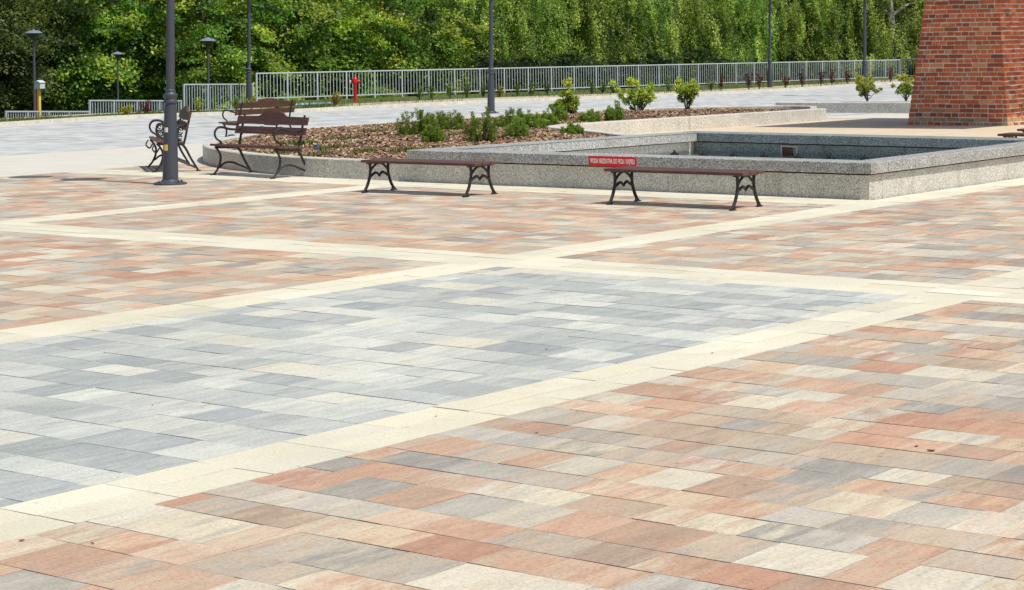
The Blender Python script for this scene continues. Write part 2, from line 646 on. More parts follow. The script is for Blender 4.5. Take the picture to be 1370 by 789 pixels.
def sheet(name, mat, x0, x1, y0, y1, z=0.0, step=2.0, clip=None):
    nx = max(1, int((x1 - x0) / step)); ny = max(1, int((y1 - y0) / step))
    mb = MB()
    for j in range(ny + 1):
        for i in range(nx + 1):
            x = x0 + (x1 - x0) * i / nx; y = y0 + (y1 - y0) * j / ny
            if clip: x = clip(x, y)
            mb.v.append((x, y, gz((x, y)) + z))
    for j in range(ny):
        for i in range(nx):
            a = j * (nx + 1) + i
            mb.f.append((a, a + 1, a + nx + 2, a + nx + 1))
    return tag(mb.build(name, MAT[mat], fix=False), kind='structure')


# bedding below the plaza slabs
sheet('plaza_bedding', 'joint_sand', -26.45, 24, -12, 22.78, -0.012)

# zones of paving, in metres: y bands B1 (14.58..15.42) and front band (21.9..22.75); x bands
XA3 = (-19.77, -19.22); XA2 = (-12.12, -11.55); XA1 = (-7.46, -6.93)
YB1 = (14.58, 15.42); YB0 = (21.93, 22.76)
K_ALB = 0.82                                  # stone reflectance from its sunlit tone


def stone(r, g, b):
    return tuple(v * K_ALB for v in lin(r, g, b)[:3]) + (1.0,)


TERRA = dict(
    cream=stone(226, 218, 192), white=stone(224, 222, 206), grey=stone(182, 180, 170), slate=stone(152, 154, 150),
    terra=stone(206, 162, 134), rust=stone(188, 136, 110), peach=stone(220, 190, 163), tan=stone(202, 184, 160), brown=stone(180, 157, 136), sand=stone(224, 204, 172), mist=stone(196, 194, 184))
MIXES_T = [('terra', 'peach', 14), ('terra', 'tan', 12), ('rust', 'terra', 6), ('tan', 'grey', 10), ('grey', 'mist', 9), ('grey', 'tan', 8), ('grey', 'slate', 6), ('mist', 'tan', 6),
           ('cream', 'white', 9), ('cream', 'mist', 9), ('peach', 'cream', 11), ('brown', 'tan', 8), ('brown', 'terra', 6), ('slate', 'brown', 3), ('white', 'peach', 3), ('sand', 'terra', 6), ('cream', 'terra', 7), ('slate', 'cream', 4), ('peach', 'grey', 5), ('white', 'rust', 3)]
GREYS = dict(white=stone(232, 233, 222), pale=stone(220, 223, 215), grey=stone(204, 208, 203), blue=stone(190, 196, 194), slate=stone(174, 181, 181), warm=stone(228, 222, 200))
MIXES_G = [('white', 'pale', 18), ('pale', 'grey', 18), ('grey', 'blue', 20), ('blue', 'slate', 12), ('slate', 'grey', 8), ('white', 'grey', 8), ('white', 'warm', 7), ('pale', 'blue', 10)]


def soften(pal, k):
    m_ = np.mean([v[:3] for v in pal.values()], axis=0)
    return {n: tuple(np.array(v[:3]) * (1 - k) + m_ * k) + (1.0,) for n, v in pal.items()}


TERRA = soften(TERRA, 0.25)
GREYS = soften({n: (v[0] * 0.90, v[1] * 0.91, v[2] * 0.905, 1.0) for n, v in GREYS.items()}, 0.10)


class Slabs:
    def __init__(self):
        self.R = []; self.ca = []; self.cb = []; self.seed = []; self.bias = []

    def add(self, x0, x1, y0, y1, ca, cb, bias, seed):
        self.R.append((x0, x1, y0, y1)); self.ca.append(ca); self.cb.append(cb); self.seed.append(seed); self.bias.append(bias)

    def fill(self, x0, x1, y0, y1, pal, mixes, rows, lens, rnd, gx=0.0028, gy=0.0045):
        w = [m_[2] for m_ in mixes]
        y = y0
        while y < y1 - 0.02:
            h = rnd.choice(rows)
            if y + h > y1 - 0.10: h = y1 - y
            x = x0 - rnd.random() * 0.25 if False else x0
            first = True
            gyr = gy * rnd.choice([0.55, 1.0, 1.7])
            while x < x1 - 0.01:
                l = rnd.choice(lens)
                if first: l *= rnd.uniform(0.4, 1.0); first = False
                if x + l > x1 - 0.08: l = x1 - x
                a, b, _ = rnd.choices(mixes, w)[0]
                k1, k2 = rnd.uniform(0.90, 1.06), rnd.uniform(0.90, 1.06)
                ca = tuple(min(0.9, q * k1) for q in pal[a][:3]); cb = tuple(min(0.9, q * k2) for q in pal[b][:3])
                self.add(x + gx / 2, x + l - gx / 2, y + gyr / 2, y + h - gyr / 2, ca, cb, rnd.uniform(-0.07, 0.07), rnd.random())
                x += l
            y += h

    def build(self, name, mat, zj=0.0012):
        R = np.array(self.R); n = len(R)
        z = RNG.uniform(-zj, zj, n); b = np.full(n, -0.011)
        tl_ = RNG.uniform(-0.0016, 0.0016, (4, n))
        x0, x1, y0, y1 = R.T
        P = lambda x, y, zz: np.stack([x, y, zz], 1)
        top = np.stack([P(x0, y0, z + tl_[0]), P(x1, y0, z + tl_[1]), P(x1, y1, z + tl_[2]), P(x0, y1, z + tl_[3])], 1)
        sides = []
        for (xa, ya, xb, yb, i_, j_) in ((x0, y0, x1, y0, 0, 1), (x1, y0, x1, y1, 1, 2), (x1, y1, x0, y1, 2, 3), (x0, y1, x0, y0, 3, 0)):
            sides.append(np.stack([P(xa, ya, b), P(xb, yb, b), P(xb, yb, z + tl_[j_]), P(xa, ya, z + tl_[i_])], 1))
        V = np.concatenate([top] + sides)
        rep = lambda a: np.concatenate([np.asarray(a)] * 5)
        c4 = lambda a: np.concatenate([rep(a), np.ones((n * 5, 1))], 1)
        return quad_mesh(name, V, MAT[mat], dict(ca=c4(self.ca), cb=c4(self.cb), seed=rep(self.seed), bias=rep(self.bias)))


rnd = random.Random(11)
ROWS = [0.29, 0.39, 0.39, 0.29, 0.39, 0.29]
LENS = [0.30, 0.30, 0.39, 0.30, 0.40, 0.22, 0.31]
tr = Slabs(); gr = Slabs(); cr = Slabs()
XL, XR = -26.4, 3.0
YN = 1.0
# terracotta fields
for (x0, x1, y0, y1) in [(XA1[1], XR, YN, YB1[0]), (XA1[1], XR, YB1[1], 22.76), (XA2[1], XA1[0], YB1[1], 22.76 + 8), (XA3[1], XA2[0], YB1[1], YB0[0]),
                         (XL, XA3[0], YB1[1], YB0[0]), (XA3[1], XA2[0], YN, YB1[0]), (XL, XA3[0], 6.0, YB1[0])]:
    tr.fill(x0, x1, y0, y1, TERRA, MIXES_T, ROWS, LENS, rnd)
tr.fill(XA1[1], XR, 22.76, 30.0, TERRA, MIXES_T, ROWS, LENS, rnd)
gr.fill(XA2[1], XA1[0], YN, YB1[0], GREYS, MIXES_G, ROWS, [0.30, 0.40, 0.45, 0.60, 0.31], rnd)
CREAM = dict(a=stone(233, 228, 204), b=stone(229, 223, 198), c=stone(235, 231, 210))
MIXES_C = [('a', 'b', 4), ('a', 'c', 4), ('b', 'c', 2)]
for X in (XA1, XA2, XA3):
    mid = (X[0] + X[1]) / 2
    for (y0, y1) in [(YN, YB1[0]), (YB1[1], YB0[0] if X is XA3 else 31.0)]:
        for (a, b) in ((X[0], mid), (mid, X[1])):
            y = y0
            while y < y1 - 0.01:
                l = 0.60 if y + 0.75 < y1 else y1 - y
                cr.fill(a, b, y, y + l, CREAM, MIXES_C, [9], [9], rnd, 0.002, 0.003)
                y += l
for Y, (xa, xb) in ((YB1, (XL, XR)), (YB0, (XL, XA2[0]))):
    n = 3
    for k in range(n):
        a = Y[0] + (Y[1] - Y[0]) * k / n; b = Y[0] + (Y[1] - Y[0]) * (k + 1) / n
        cr.fill(xa, xb, a, b, CREAM, MIXES_C, [9], [0.6], rnd, 0.003, 0.002)
tag(tr.build('plaza_pavement', 'slab'), kind='structure')
tag(gr.build('grey_pavement', 'slab'), kind='structure')
tag(cr.build('pavement_bands', 'band'), kind='structure')
# more plaza beyond the modelled slabs, out of frame
paver_sheet('plaza_far', stone(206, 162, 134), stone(176, 172, 166), stone(216, 194, 168), 0.34, 0.30)
sheet('plaza_side_pavement', 'plaza_far', 3.0, 40, -12, 30)
sheet('plaza_back_pavement', 'plaza_far', -26.4, 3.0, -12, 1.0)
sheet('bedding_right', 'joint_sand', -12.2, 24, 22.78, 31.2, -0.012)

# terracotta continuing past the front band at the far left
tl = Slabs()
tl.fill(XL, -23.6, YB0[1], 24.4, TERRA, MIXES_T, ROWS, LENS, rnd)
tag(tl.build('plaza_corner_pavement', 'slab'), kind='structure')
sheet('corner_bedding', 'joint_sand', -26.45, -19.0, 22.78, 24.45, -0.012)
# light strip round the plaza and the wide grey road
sheet('cream_pavement', 'cream_pavers', -31.5, -26.4, -20, 44, 0.0, 1.5)
sheet('planter_surround_pavement', 'cream_pavers', -26.4, -19.0, 24.4, 34, -0.001, 1.5)
sheet('planter_front_pavement', 'cream_pavers', -23.6, -19.0, 22.76, 24.4, -0.001, 1.0)
sheet('road', 'road_pavers', -60, -31.5, -20, 130, 0.0, 1.5, clip=lambda x, y: max(x, kerb_x(y) - 0.02))
sheet('back_road', 'road_pavers', -31.5, 40, 44, 130, 0.0, 2.0)
sheet('forecourt_pavement', 'tan_pavers', -26.2, 30, 29.0, 50.2, 0.004, 1.5)
sheet('forecourt_edge_pavement', 'cream_pavers', -26.4, 30, 46.4, 49.4, 0.008, 1.5)

# blue bay marking beside the hydrant and the verge strip
def strip(name, mat, off0, off1, z0, z1=None, i0=0, i1=None, kind='structure', zfun=None):
    mb = MB(); pts = KERB[i0:i1]
    n = len(pts)
    for i, p in enumerate(pts):
        a = pts[max(0, i - 1)]; b = pts[min(n - 1, i + 1)]
        t = (b - a).normalized(); nrm = Vector((-t.y, t.x, 0))   # toward -x side
        q0 = p + nrm * off0; q1 = p + nrm * (off1 if off1 is not None else verge_width(p.y))
        g = gz(p)
        if z1 is None:
            mb.v += [(q0.x, q0.y, g + z0), (q1.x, q1.y, g + z0)]
        else:
            mb.v += [(q0.x, q0.y, g - 0.1), (q0.x, q0.y, g + z0), (q1.x, q1.y, g + z1), (q1.x, q1.y, g - 0.3)]
    w = 2 if z1 is None else 4
    for i in range(n - 1):
        for k in range(w - 1):
            mb.f.append((i * w + k, i * w + k + 1, (i + 1) * w + k + 1, (i + 1) * w + k))
    return tag(mb.build(name, MAT[mat], fix=True), kind=kind)


strip('road_kerb', 'kerb_stone', 0.0, 0.30, 0.10, 0.10)
strip('gravel_strip', 'gravel', 0.30, 2.2, 0.098, 0.11, i0=30)
strip('verge', 'turf', 0.30, None, 0.09, 0.13)


def verge_z(x, y):
    s = past_kerb(x, y)
    return gz((x, y)) + 0.09 + 0.04 * min(1, max(0, (s - 0.3) / verge_width(y)))

# ------------------------------------------------------------------ grass tufts along the verge (stuff)
def grass_blades(name, pts, hmin, hmax, cols, wid=0.012):
    n = len(pts)
    pts = np.array(pts)
    a = RNG.uniform(0, 2 * PI, n); h = RNG.uniform(hmin, hmax, n); w = RNG.uniform(wid * 0.6, wid * 1.4, n)
    lean = RNG.normal(0, 0.35, (n, 2)) * h[:, None]
    dx = np.stack([np.cos(a) * w, np.sin(a) * w, np.zeros(n)], 1)
    tip = pts + np.stack([lean[:, 0], lean[:, 1], h], 1)
    V = np.stack([pts - dx, pts + dx, tip + dx * 0.2, tip - dx * 0.2], 1)
    c = np.array(cols)[RNG.integers(0, len(cols), n)] * RNG.uniform(0.7, 1.25, (n, 1))
    return quad_mesh(name, V, MAT['leaf'], dict(tint=np.concatenate([c, np.ones((n, 1))], 1)))


gp = []
for i in range(26000):
    k = rnd.uniform(0, len(KERB) - 2); i0 = int(k); p = KERB[i0].lerp(KERB[i0 + 1], k - i0)
    t = (KERB[i0 + 1] - KERB[i0]).normalized(); nrm = Vector((-t.y, t.x, 0))
    q = p + nrm * (0.3 + (verge_width(p.y) - 0.4) * rnd.random())
    if math.sin(q.y * 0.9) + math.sin(q.y * 0.37 + 1) + rnd.uniform(-1, 1) < -0.3: continue
    gp.append((q.x, q.y, verge_z(q.x, q.y) - 0.01))
tag(grass_blades('grass', gp, 0.04, 0.16, [(0.10, 0.14, 0.02), (0.16, 0.17, 0.04), (0.06, 0.10, 0.02)]), kind='stuff')

# ------------------------------------------------------------------ walls that follow a line
def wall_line(name, pts, th, z0, z1, mat, parent=None, smooth_n=4, cham=0.012, zoff=None):
    P = smooth_path([(a, b, 0) for a, b in pts], smooth_n) if smooth_n else [Vector((a, b, 0)) for a, b in pts]
    n = len(P); mb = MB()
    for i, p in enumerate(P):
        t = (P[min(i + 1, n - 1)] - P[max(i - 1, 0)]).normalized(); nr = Vector((-t.y, t.x, 0))
        g = gz(p) if zoff is None else zoff
        for o, z in ((-th / 2, z0), (-th / 2, z1 - cham), (-th / 2 + cham, z1), (th / 2 - cham, z1), (th / 2, z1 - cham), (th / 2, z0)):
            q = p + nr * o
            mb.v.append((q.x, q.y, g + z))
    for i in range(n - 1):
        for k in range(6):
            a, b = i * 6 + k, i * 6 + (k + 1) % 6
            mb.f.append((a, b, b + 6, a + 6))
    mb.f.append(tuple(range(6))); mb.f.append(tuple((n - 1) * 6 + k for k in range(5, -1, -1)))
    return mb.build(name, MAT[mat], parent, smooth=False)


# planter outline (given as world x = -beta, y = alpha)
PL = [(-19.62, 22.92), (-21.3, 22.98), (-22.3, 23.12), (-23.3, 23.40), (-24.4, 23.85), (-25.5, 24.5), (-26.5, 25.3), (-27.5, 26.4), (-28.3, 27.7), (-29.0, 29.2),
      (-29.55, 31), (-29.85, 33), (-29.95, 36), (-29.85, 39.5), (-29.3, 42), (-28.0, 44), (-26.4, 45.0), (-25.5, 44.9)]
pl_root = thing('planter', 'low curved granite planter full of bark chips, left of the basin', 'planter', (-24, 30, 0))
w = wall_line('planter_wall', [(a + 24, b - 30) for a, b in PL], 0.24, -0.05, 0.29, 'granite_wall', pl_root, 5, zoff=0.0)
PW = [(-25.35, 45.0), (-25.3, 41), (-25.25, 37), (-25.15, 34.6), (-24.95, 33.5), (-24.5, 32.85), (-23.9, 32.45), (-22.6, 31.65), (-20.6, 30.2), (-19.5, 29.45)]
pw = wall_line('curved_wall', PW, 0.30, -0.05, 0.30, 'granite_wall', None, 5)
tag(pw, 'cream granite low wall bending in a U around the tan pavement, behind the basin', 'wall')
ka, kb = atg(1041, 150.3), atg(1215, 151.0)
kd = (kb - ka).normalized()
K2 = [(ka.x, ka.y), (kb.x, kb.y), (ka.x + kd.x * 18, ka.y + kd.y * 18), (ka.x + kd.x * 34, ka.y + kd.y * 34)]
k2 = wall_line('low_wall', K2, 0.30, -0.1, 0.29, 'granite_wall', None, 0)
tag(k2, 'straight low granite wall left of the brick tower, with yellow shrubs behind it', 'wall')


def poly_contains(poly, x, y):
    c = False; n = len(poly); j = n - 1
    for i in range(n):
        xi, yi = poly[i]; xj, yj = poly[j]
        if (yi > y) != (yj > y) and x < (xj - xi) * (y - yi) / (yj - yi) + xi: c = not c
        j = i
    return c


BED = PL + PW[:1] + PW[1:] + [(-19.6, 29.3), (-19.6, 22.95)]
ctr = np.array([-26.0, 30.0])


def mulch_z(x, y):
    # a gentle mound in the middle of the bed
    d = min(math.hypot(x - a, y - b) for a, b in BED_D)
    return 0.20 + 0.16 * (1 - math.exp(-d / 1.2)) + gz((x, y)) + 0.02 * math.sin(x * 2.1) * math.sin(y * 1.7)


BED_D = [(p.x, p.y) for p in smooth_path([(a, b, 0) for a, b in BED], 4)]


def mulch_sheet():
    mb = MB(); idx = {}
    st = 0.4
    xs = np.arange(-30.2, -19.2, st); ys = np.arange(22.8, 45.4, st)
    import itertools
    inside = lambda x, y: poly_contains(BED_D, x, y)
    def vid(i, j):
        if (i, j) not in idx:
            x, y = xs[i], ys[j]
            idx[(i, j)] = len(mb.v); mb.v.append((x, y, mulch_z(x, y)))
        return idx[(i, j)]
    for i in range(len(xs) - 1):
        for j in range(len(ys) - 1):
            if all(inside(xs[a], ys[b]) for a in (i, i + 1) for b in (j, j + 1)):
                mb.f.append((vid(i, j), vid(i + 1, j), vid(i + 1, j + 1), vid(i, j + 1)))
    o = mb.build('mulch_bed', MAT['mulch'], None, smooth=True, fix=False)
    # ring joining the mound to the walls
    return tag(o, kind='structure')


mulch_sheet()
# flat soil reaching under the walls so that no gap shows at the edge
mb = MB(); mb.add([(a, b, 0.19) for a, b in BED_D], [tuple(range(len(BED_D)))])
tag(mb.build('soil', MAT['mulch'], None), kind='structure')
mb = MB()
nk = Vector((-kd.y, kd.x, 0))
q0, q1 = ka + kd * 0.1, ka + kd * 33
mb.add([tuple(q0), tuple(q1), tuple(q1 + nk * 4), tuple(q0 + nk * 4)], [(0, 1, 2, 3)])
for i, v in enumerate(mb.v): mb.v[i] = (v[0], v[1], gz(v) + 0.2)
tag(mb.build('soil_behind_wall', MAT['mulch'], None), kind='structure')


def chips():
    pts = []
    while len(pts) < 21000:
        # more of them toward the near, visible end
        x = rnd.uniform(-30, -19.6); y = 22.9 + (rnd.random() ** 1.5) * 22.0
        if poly_contains(BED_D, x, y):
            pts.append((x, y, mulch_z(x, y) if True else 0))
    n = len(pts); P = np.array(pts)
    P[:, 2] += RNG.uniform(-0.005, 0.035, n)
    a = RNG.uniform(0, 2 * PI, n); L = RNG.uniform(0.02, 0.055, n); W = RNG.uniform(0.009, 0.022, n); T = RNG.uniform(0.004, 0.010, n)
    u = np.stack([np.cos(a), np.sin(a), RNG.normal(0, 0.35, n)], 1); u /= np.linalg.norm(u, axis=1, keepdims=True)
    w_ = np.stack([-np.sin(a), np.cos(a), RNG.normal(0, 0.45, n)], 1); w_ /= np.linalg.norm(w_, axis=1, keepdims=True)
    nn = np.cross(u, w_); nn /= np.linalg.norm(nn, axis=1, keepdims=True)
    u *= L[:, None]; w_ *= W[:, None]; nn *= T[:, None]
    A = [P - u - w_, P + u - w_ * 0.7, P + u * 0.9 + w_, P - u * 0.8 + w_]
    top = [q + nn for q in A]; bot = [q - nn for q in A]
    V = [np.stack(top, 1)]
    for k in range(4):
        j = (k + 1) % 4
        V.append(np.stack([bot[k], bot[j], top[j], top[k]], 1))
    V = np.concatenate(V)
    cols = np.array([(0.31, 0.19, 0.11), (0.42, 0.29, 0.18), (0.18, 0.095, 0.055), (0.52, 0.40, 0.27), (0.11, 0.058, 0.035), (0.25, 0.14, 0.08)])
    c = cols[RNG.integers(0, 6, n)] * RNG.uniform(0.7, 1.2, (n, 1))
    c = np.concatenate([c, np.ones((n, 1))], 1)
    tag(quad_mesh('bark_chips', V, MAT['chip'], dict(tint=np.concatenate([c] * 5))), kind='stuff')


chips()

# ------------------------------------------------------------------ fountain basin
Zt = 0.465                                    # top of the coping
LO = [(-19.66, 22.70), (-18.95, 29.25)]       # outer edge, left side (front -> back)
fb = thing('fountain_basin', 'long rectangular grey granite fountain basin with thick coping in front of the tower', 'fountain', (-16, 26, 0))
ox, oy = -16, 26


def poly_prism(mb, pts, z0, z1, ch=0.0):
    pts = [(a - ox, b - oy) for a, b in pts]
    if ch <= 0:
        return mb.prism(pts, 'z', z0, z1)
    cx = sum(p[0] for p in pts) / len(pts); cy = sum(p[1] for p in pts) / len(pts)
    n = len(pts)
    ins = []
    for i in range(n):
        p0, p1, p2 = Vector(pts[i - 1]), Vector(pts[i]), Vector(pts[(i + 1) % n])
        e1 = (p1 - p0).normalized(); e2 = (p2 - p1).normalized()
        n1 = Vector((-e1.y, e1.x)); n2 = Vector((-e2.y, e2.x))
        bis = (n1 + n2); bis = bis / max(0.3, bis.length_squared) * 2
        ins.append(tuple(p1 + bis * ch))
    vs = [(*p, z0) for p in pts] + [(*p, z1 - ch) for p in pts] + [(*p, z1) for p in ins]
    fs = [tuple(range(n - 1, -1, -1)), tuple(range(2 * n, 3 * n))]
    for k in range(2):
        for i in range(n):
            j = (i + 1) % n
            fs.append((k * n + i, k * n + j, (k + 1) * n + j, (k + 1) * n + i))
    return mb.add(vs, fs)


# walls, set back under the coping
mb = MB(); fx = np.linspace(-19.60, -12.16, 6)
for a, b in zip(fx[:-1], fx[1:]):
    poly_prism(mb, [(a + 0.0025, 22.76), (b - 0.0025, 22.76), (b - 0.0025, 23.10), (a + 0.0025, 23.10)], -0.05, 0.303)
mb.build('front_wall', MAT['granite_wall'], fb)
mb = MB(); poly_prism(mb, [(-12.50, 23.104), (-12.16, 23.104), (-12.16, 28.48), (-12.50, 28.48)], -0.05, 0.303); mb.build('right_wall', MAT['granite_wall'], fb)
mb = MB(); poly_prism(mb, [(-19.56, 23.104), (-19.19, 23.104), (-18.67, 28.86), (-18.95, 29.15)], -0.2, 0.300); mb.build('left_wall', MAT['granite_wall'], fb)
mb = MB(); poly_prism(mb, [(-18.665, 28.88), (-12.16, 28.49), (-12.16, 28.86), (-18.93, 29.2)], -0.2, 0.300); mb.build('back_wall', MAT['granite_basin_shade'], fb)
# coping, mitred as butted slabs


def coping(pts, mat='granite_coping'):
    mb = MB(); poly_prism(mb, pts, 0.325, Zt, 0.008); mb.build('coping', MAT[mat], fb)


def lerp2(a, b, t): return (a[0] + (b[0] - a[0]) * t, a[1] + (b[1] - a[1]) * t)


G = 0.0015
edges = np.linspace(-19.66, -12.10, 7)
for i in range(6):
    coping([(edges[i] + G, 22.70), (edges[i + 1] - G, 22.70), (edges[i + 1] - G, 23.16), (edges[i] + G, 23.16)])
ye = np.linspace(23.163, 28.36, 5)
for i in range(4):
    coping([(-12.48, ye[i] + G), (-12.10, ye[i] + G), (-12.10, ye[i + 1] - G), (-12.48, ye[i + 1] - G)])
lo0, lo1 = (-19.64, 23.163), (-18.98, 28.80); li0, li1 = (-19.08, 23.163), (-18.52, 28.72)
for i in range(4):
    a, b = i / 4 + 0.0003, (i + 1) / 4 - 0.0003
    coping([lerp2(li0, li1, a), lerp2(li0, li1, b), lerp2(lo0, lo1, b), lerp2(lo0, lo1, a)][::-1])
bi0, bi1 = (-19.0, 28.806), (-12.10, 28.36); bo0, bo1 = (-18.96, 29.26), (-12.10, 28.92)
bi0 = (-18.98, 28.80)
bi_s = (-18.52, 28.724)
for i in range(5):
    a, b = i / 5 + 0.0002, (i + 1) / 5 - 0.0002
    coping([lerp2(bi_s, bi1, a) if i else (-18.977, 28.803), lerp2(bi_s, bi1, b), lerp2(bo0, bo1, b), lerp2(bo0, bo1, a)], 'granite_basin_shade')
mb = MB(); mb.add([(-19.3 - ox, 22.9 - oy, -0.18), (-12.3 - ox, 22.9 - oy, -0.18), (-12.3 - ox, 28.7 - oy, -0.18), (-18.6 - ox, 29.0 - oy, -0.18)], [(0, 1, 2, 3)])
mb.build('basin_floor', MAT['pool_floor'], fb)
mb = MB(); poly_prism(mb, [(-19.48, 22.86), (-12.26, 22.86), (-12.26, 23.0), (-19.48, 23.0)], 0.303, 0.325); poly_prism(mb, [(-12.40, 23.0), (-12.26, 23.0), (-12.26, 28.7), (-12.40, 28.7)], 0.303, 0.325)
poly_prism(mb, [(-19.46, 23.1), (-19.26, 23.1), (-18.76, 28.95), (-18.93, 29.1)], 0.3, 0.325); poly_prism(mb, [(-18.6, 28.98), (-12.3, 28.6), (-12.3, 28.8), (-18.6, 29.1)], 0.3, 0.325)
mb.build('bed_joint', MAT['joint_sand'], fb)
# inlet panel in the back wall: pale frame round a rusty grating
pc = aty(1051, 201, 28.62)
pr = MB()
sl = (28.49 - 28.87) / (-12.16 + 18.54)
wy = lambda x: 28.87 + (x + 18.54) * sl
def wbox(mb, x0, x1, z0, z1, d0, d1):
    mb.hexa([(x0 - ox, wy(x0) - d1 - oy, z0), (x1 - ox, wy(x1) - d1 - oy, z0), (x1 - ox, wy(x1) - d0 - oy, z0), (x0 - ox, wy(x0) - d0 - oy, z0)],
            [(x0 - ox, wy(x0) - d1 - oy, z1), (x1 - ox, wy(x1) - d1 - oy, z1), (x1 - ox, wy(x1) - d0 - oy, z1), (x0 - ox, wy(x0) - d0 - oy, z1)])
X0, X1 = pc.x - 0.17, pc.x + 0.15
for a in ((X0, X0 + 0.025, 0.07, 0.285), (X1 - 0.025, X1, 0.07, 0.285), (X0 + 0.026, X1 - 0.026, 0.26, 0.285), (X0 + 0.026, X1 - 0.026, 0.07, 0.095)):
    wbox(pr, *a, -0.002, 0.022)
ip = pr.build('inlet_panel', MAT['concrete'], fb)
pr = MB(); wbox(pr, X0 + 0.03, X1 - 0.10, 0.10, 0.255, 0.001, 0.010)
for k in range(5):
    wbox(pr, X0 + 0.035 + k * 0.038, X0 + 0.055 + k * 0.038, 0.11, 0.245, 0.011, 0.02)
pr.build('grating', MAT['rust_brown'], ip)
for q in [(864, 204), (902.6, 206.3), (941, 207.9), (982.5, 208.5), (1023, 209.6), (1068, 211), (1112, 211.5), (1157.6, 212.4)]:
    p = at(q[0], q[1] + 1.2, 0.145)
    mb = MB()
    mb.lathe([(0.05, -0.06), (0.05, 0.012), (0.034, 0.018), (0.034, 0.05), (0.018, 0.056), (0.016, 0.085)], 12, (p.x - ox, p.y - oy, 0.145))
    mb.tube([(p.x - ox - 0.075, p.y - oy, 0.16), (p.x - ox + 0.075, p.y - oy, 0.16)], 0.018, 8)
    mb.build('nozzle', MAT['black_rubber'], fb, smooth=True)
mb = MB(); mb.add([(-19.185, 23.105, 0.145), (-12.505, 23.105, 0.145), (-12.505, 28.507, 0.145), (-18.672, 28.875, 0.145)], [(0, 1, 2, 3)])
tag(mb.build('water', MAT['water'], None), kind='structure')

# red notice on the front of the coping
s0 = aty(787.5, 210.5, 22.69); s1 = aty(851, 211.5, 22.69)
sw = s1.x - s0.x
sg = thing('notice', 'red notice plate with white capital letters on the front coping of the basin', 'sign', ((s0.x + s1.x) / 2, 22.697, 0.318))
mb = MB(); mb.bbox(-sw / 2, sw / 2, -0.006, 0.0, 0.0, 0.137, 0.0015); mb.build('plate', MAT['sign_red'], sg)
fc = bpy.data.curves.new('lettering', 'FONT')
fc.body = 'WODA NIEZDATNA DO PICIA I KĄPIELI'
fc.size = 0.06; fc.align_x = 'CENTER'; fc.align_y = 'CENTER'; fc.extrude = 0.0006; fc.offset = 0.0012; fc.space_word = 1.5
fo = bpy.data.objects.new('lettering_source', fc); COL.objects.link(fo)
bpy.context.view_layer.update()
dg = bpy.context.evaluated_depsgraph_get()
me = bpy.data.meshes.new_from_object(fo.evaluated_get(dg))
bpy.data.objects.remove(fo)
co = np.array([v.co[:] for v in me.vertices]); 
wd = co[:, 0].max() - co[:, 0].min()
kx = sw * 0.93 / wd
for v in me.vertices:
    v.co = (v.co.x * kx, -0.0072 - v.co.z, 0.070 + v.co.y * 1.5)
me.materials.clear(); me.materials.append(MAT['white_paint'])
link(bpy.data.objects.new('lettering', me), sg)

# ------------------------------------------------------------------ benches
def backless(name, label, loc, rz, group):
    t = thing(name, label, 'bench', loc, rz, group)
    L = 1.0
    for y0, y1 in ((-0.25, -0.093), (-0.079, 0.079), (0.093, 0.25)):
        mb = MB(); mb.bbox(-L, L, y0, y1, 0.405, 0.442, 0.007); mb.build('seat_slat', MAT['bench_wood'], t)
    for x in (-0.885, 0.885):
        mb = MB()
        mb.box(x - 0.028, x + 0.028, -0.235, 0.235, 0.388, 0.4045)
        for s in (-1, 1):
            mb.tube(smooth_path([(x, s * 0.192, 0.39), (x, s * 0.182, 0.30), (x, s * 0.20, 0.20), (x, s * 0.245, 0.10), (x, s * 0.285, 0.045)], 5), [0.021, 0.019, 0.021, 0.020], 8)
            # forked foot
            mb.tube([(x, s * 0.278, 0.055), (x, s * 0.335, 0.008)], [0.016, 0.013], 8)
            mb.tube([(x, s * 0.278, 0.055), (x, s * 0.262, 0.008)], [0.016, 0.013], 8)
            mb.box(x - 0.022, x + 0.022, min(s * 0.25, s * 0.35), max(s * 0.25, s * 0.35), 0.0, 0.014)
            # spandrel arch and wing-shaped brace
            mb.tube(smooth_path([(x, s * 0.186, 0.285), (x, s * 0.12, 0.345), (x, s * 0.045, 0.385), (x, 0, 0.39)], 5), 0.0165, 8)
            mb.tube(smooth_path([(x, s * 0.20, 0.195), (x, s * 0.14, 0.235), (x, s * 0.075, 0.262), (x, s * 0.03, 0.245), (x, 0, 0.205)], 5), [0.013, 0.018, 0.02, 0.018, 0.006], 8)
            mb.lathe([(0.001, -0.02), (0.019, -0.012), (0.019, 0.012), (0.001, 0.02)], 10, (x, s * 0.186, 0.29))
        mb.build('leg_frame', MAT['cast_iron'], t, smooth=True)
    return t


BG = 'backless benches round the fountain'
b2 = backless('bench', 'backless brown bench before the basin, just right of the red notice', (-13.74, 20.99, 0), 0.0, BG)
dup(b2, (-17.89, 21.10, 0), math.radians(0.0), 'backless brown slat bench standing left of the red notice, near the bark bed', BG)
e = at(1339, 178.5, 0.44)
dup(b2, (e.x + 1.0, e.y + 0.12, 0), 0.0, 'nearer of two backless benches cut by the right photo edge', BG)
e = at(1364, 172.0, 0.44)
dup(b2, (e.x + 1.02, e.y + 0.1, 0), 0.0, 'sliver of a backless bench at the right photo edge, close to the brick tower', BG)


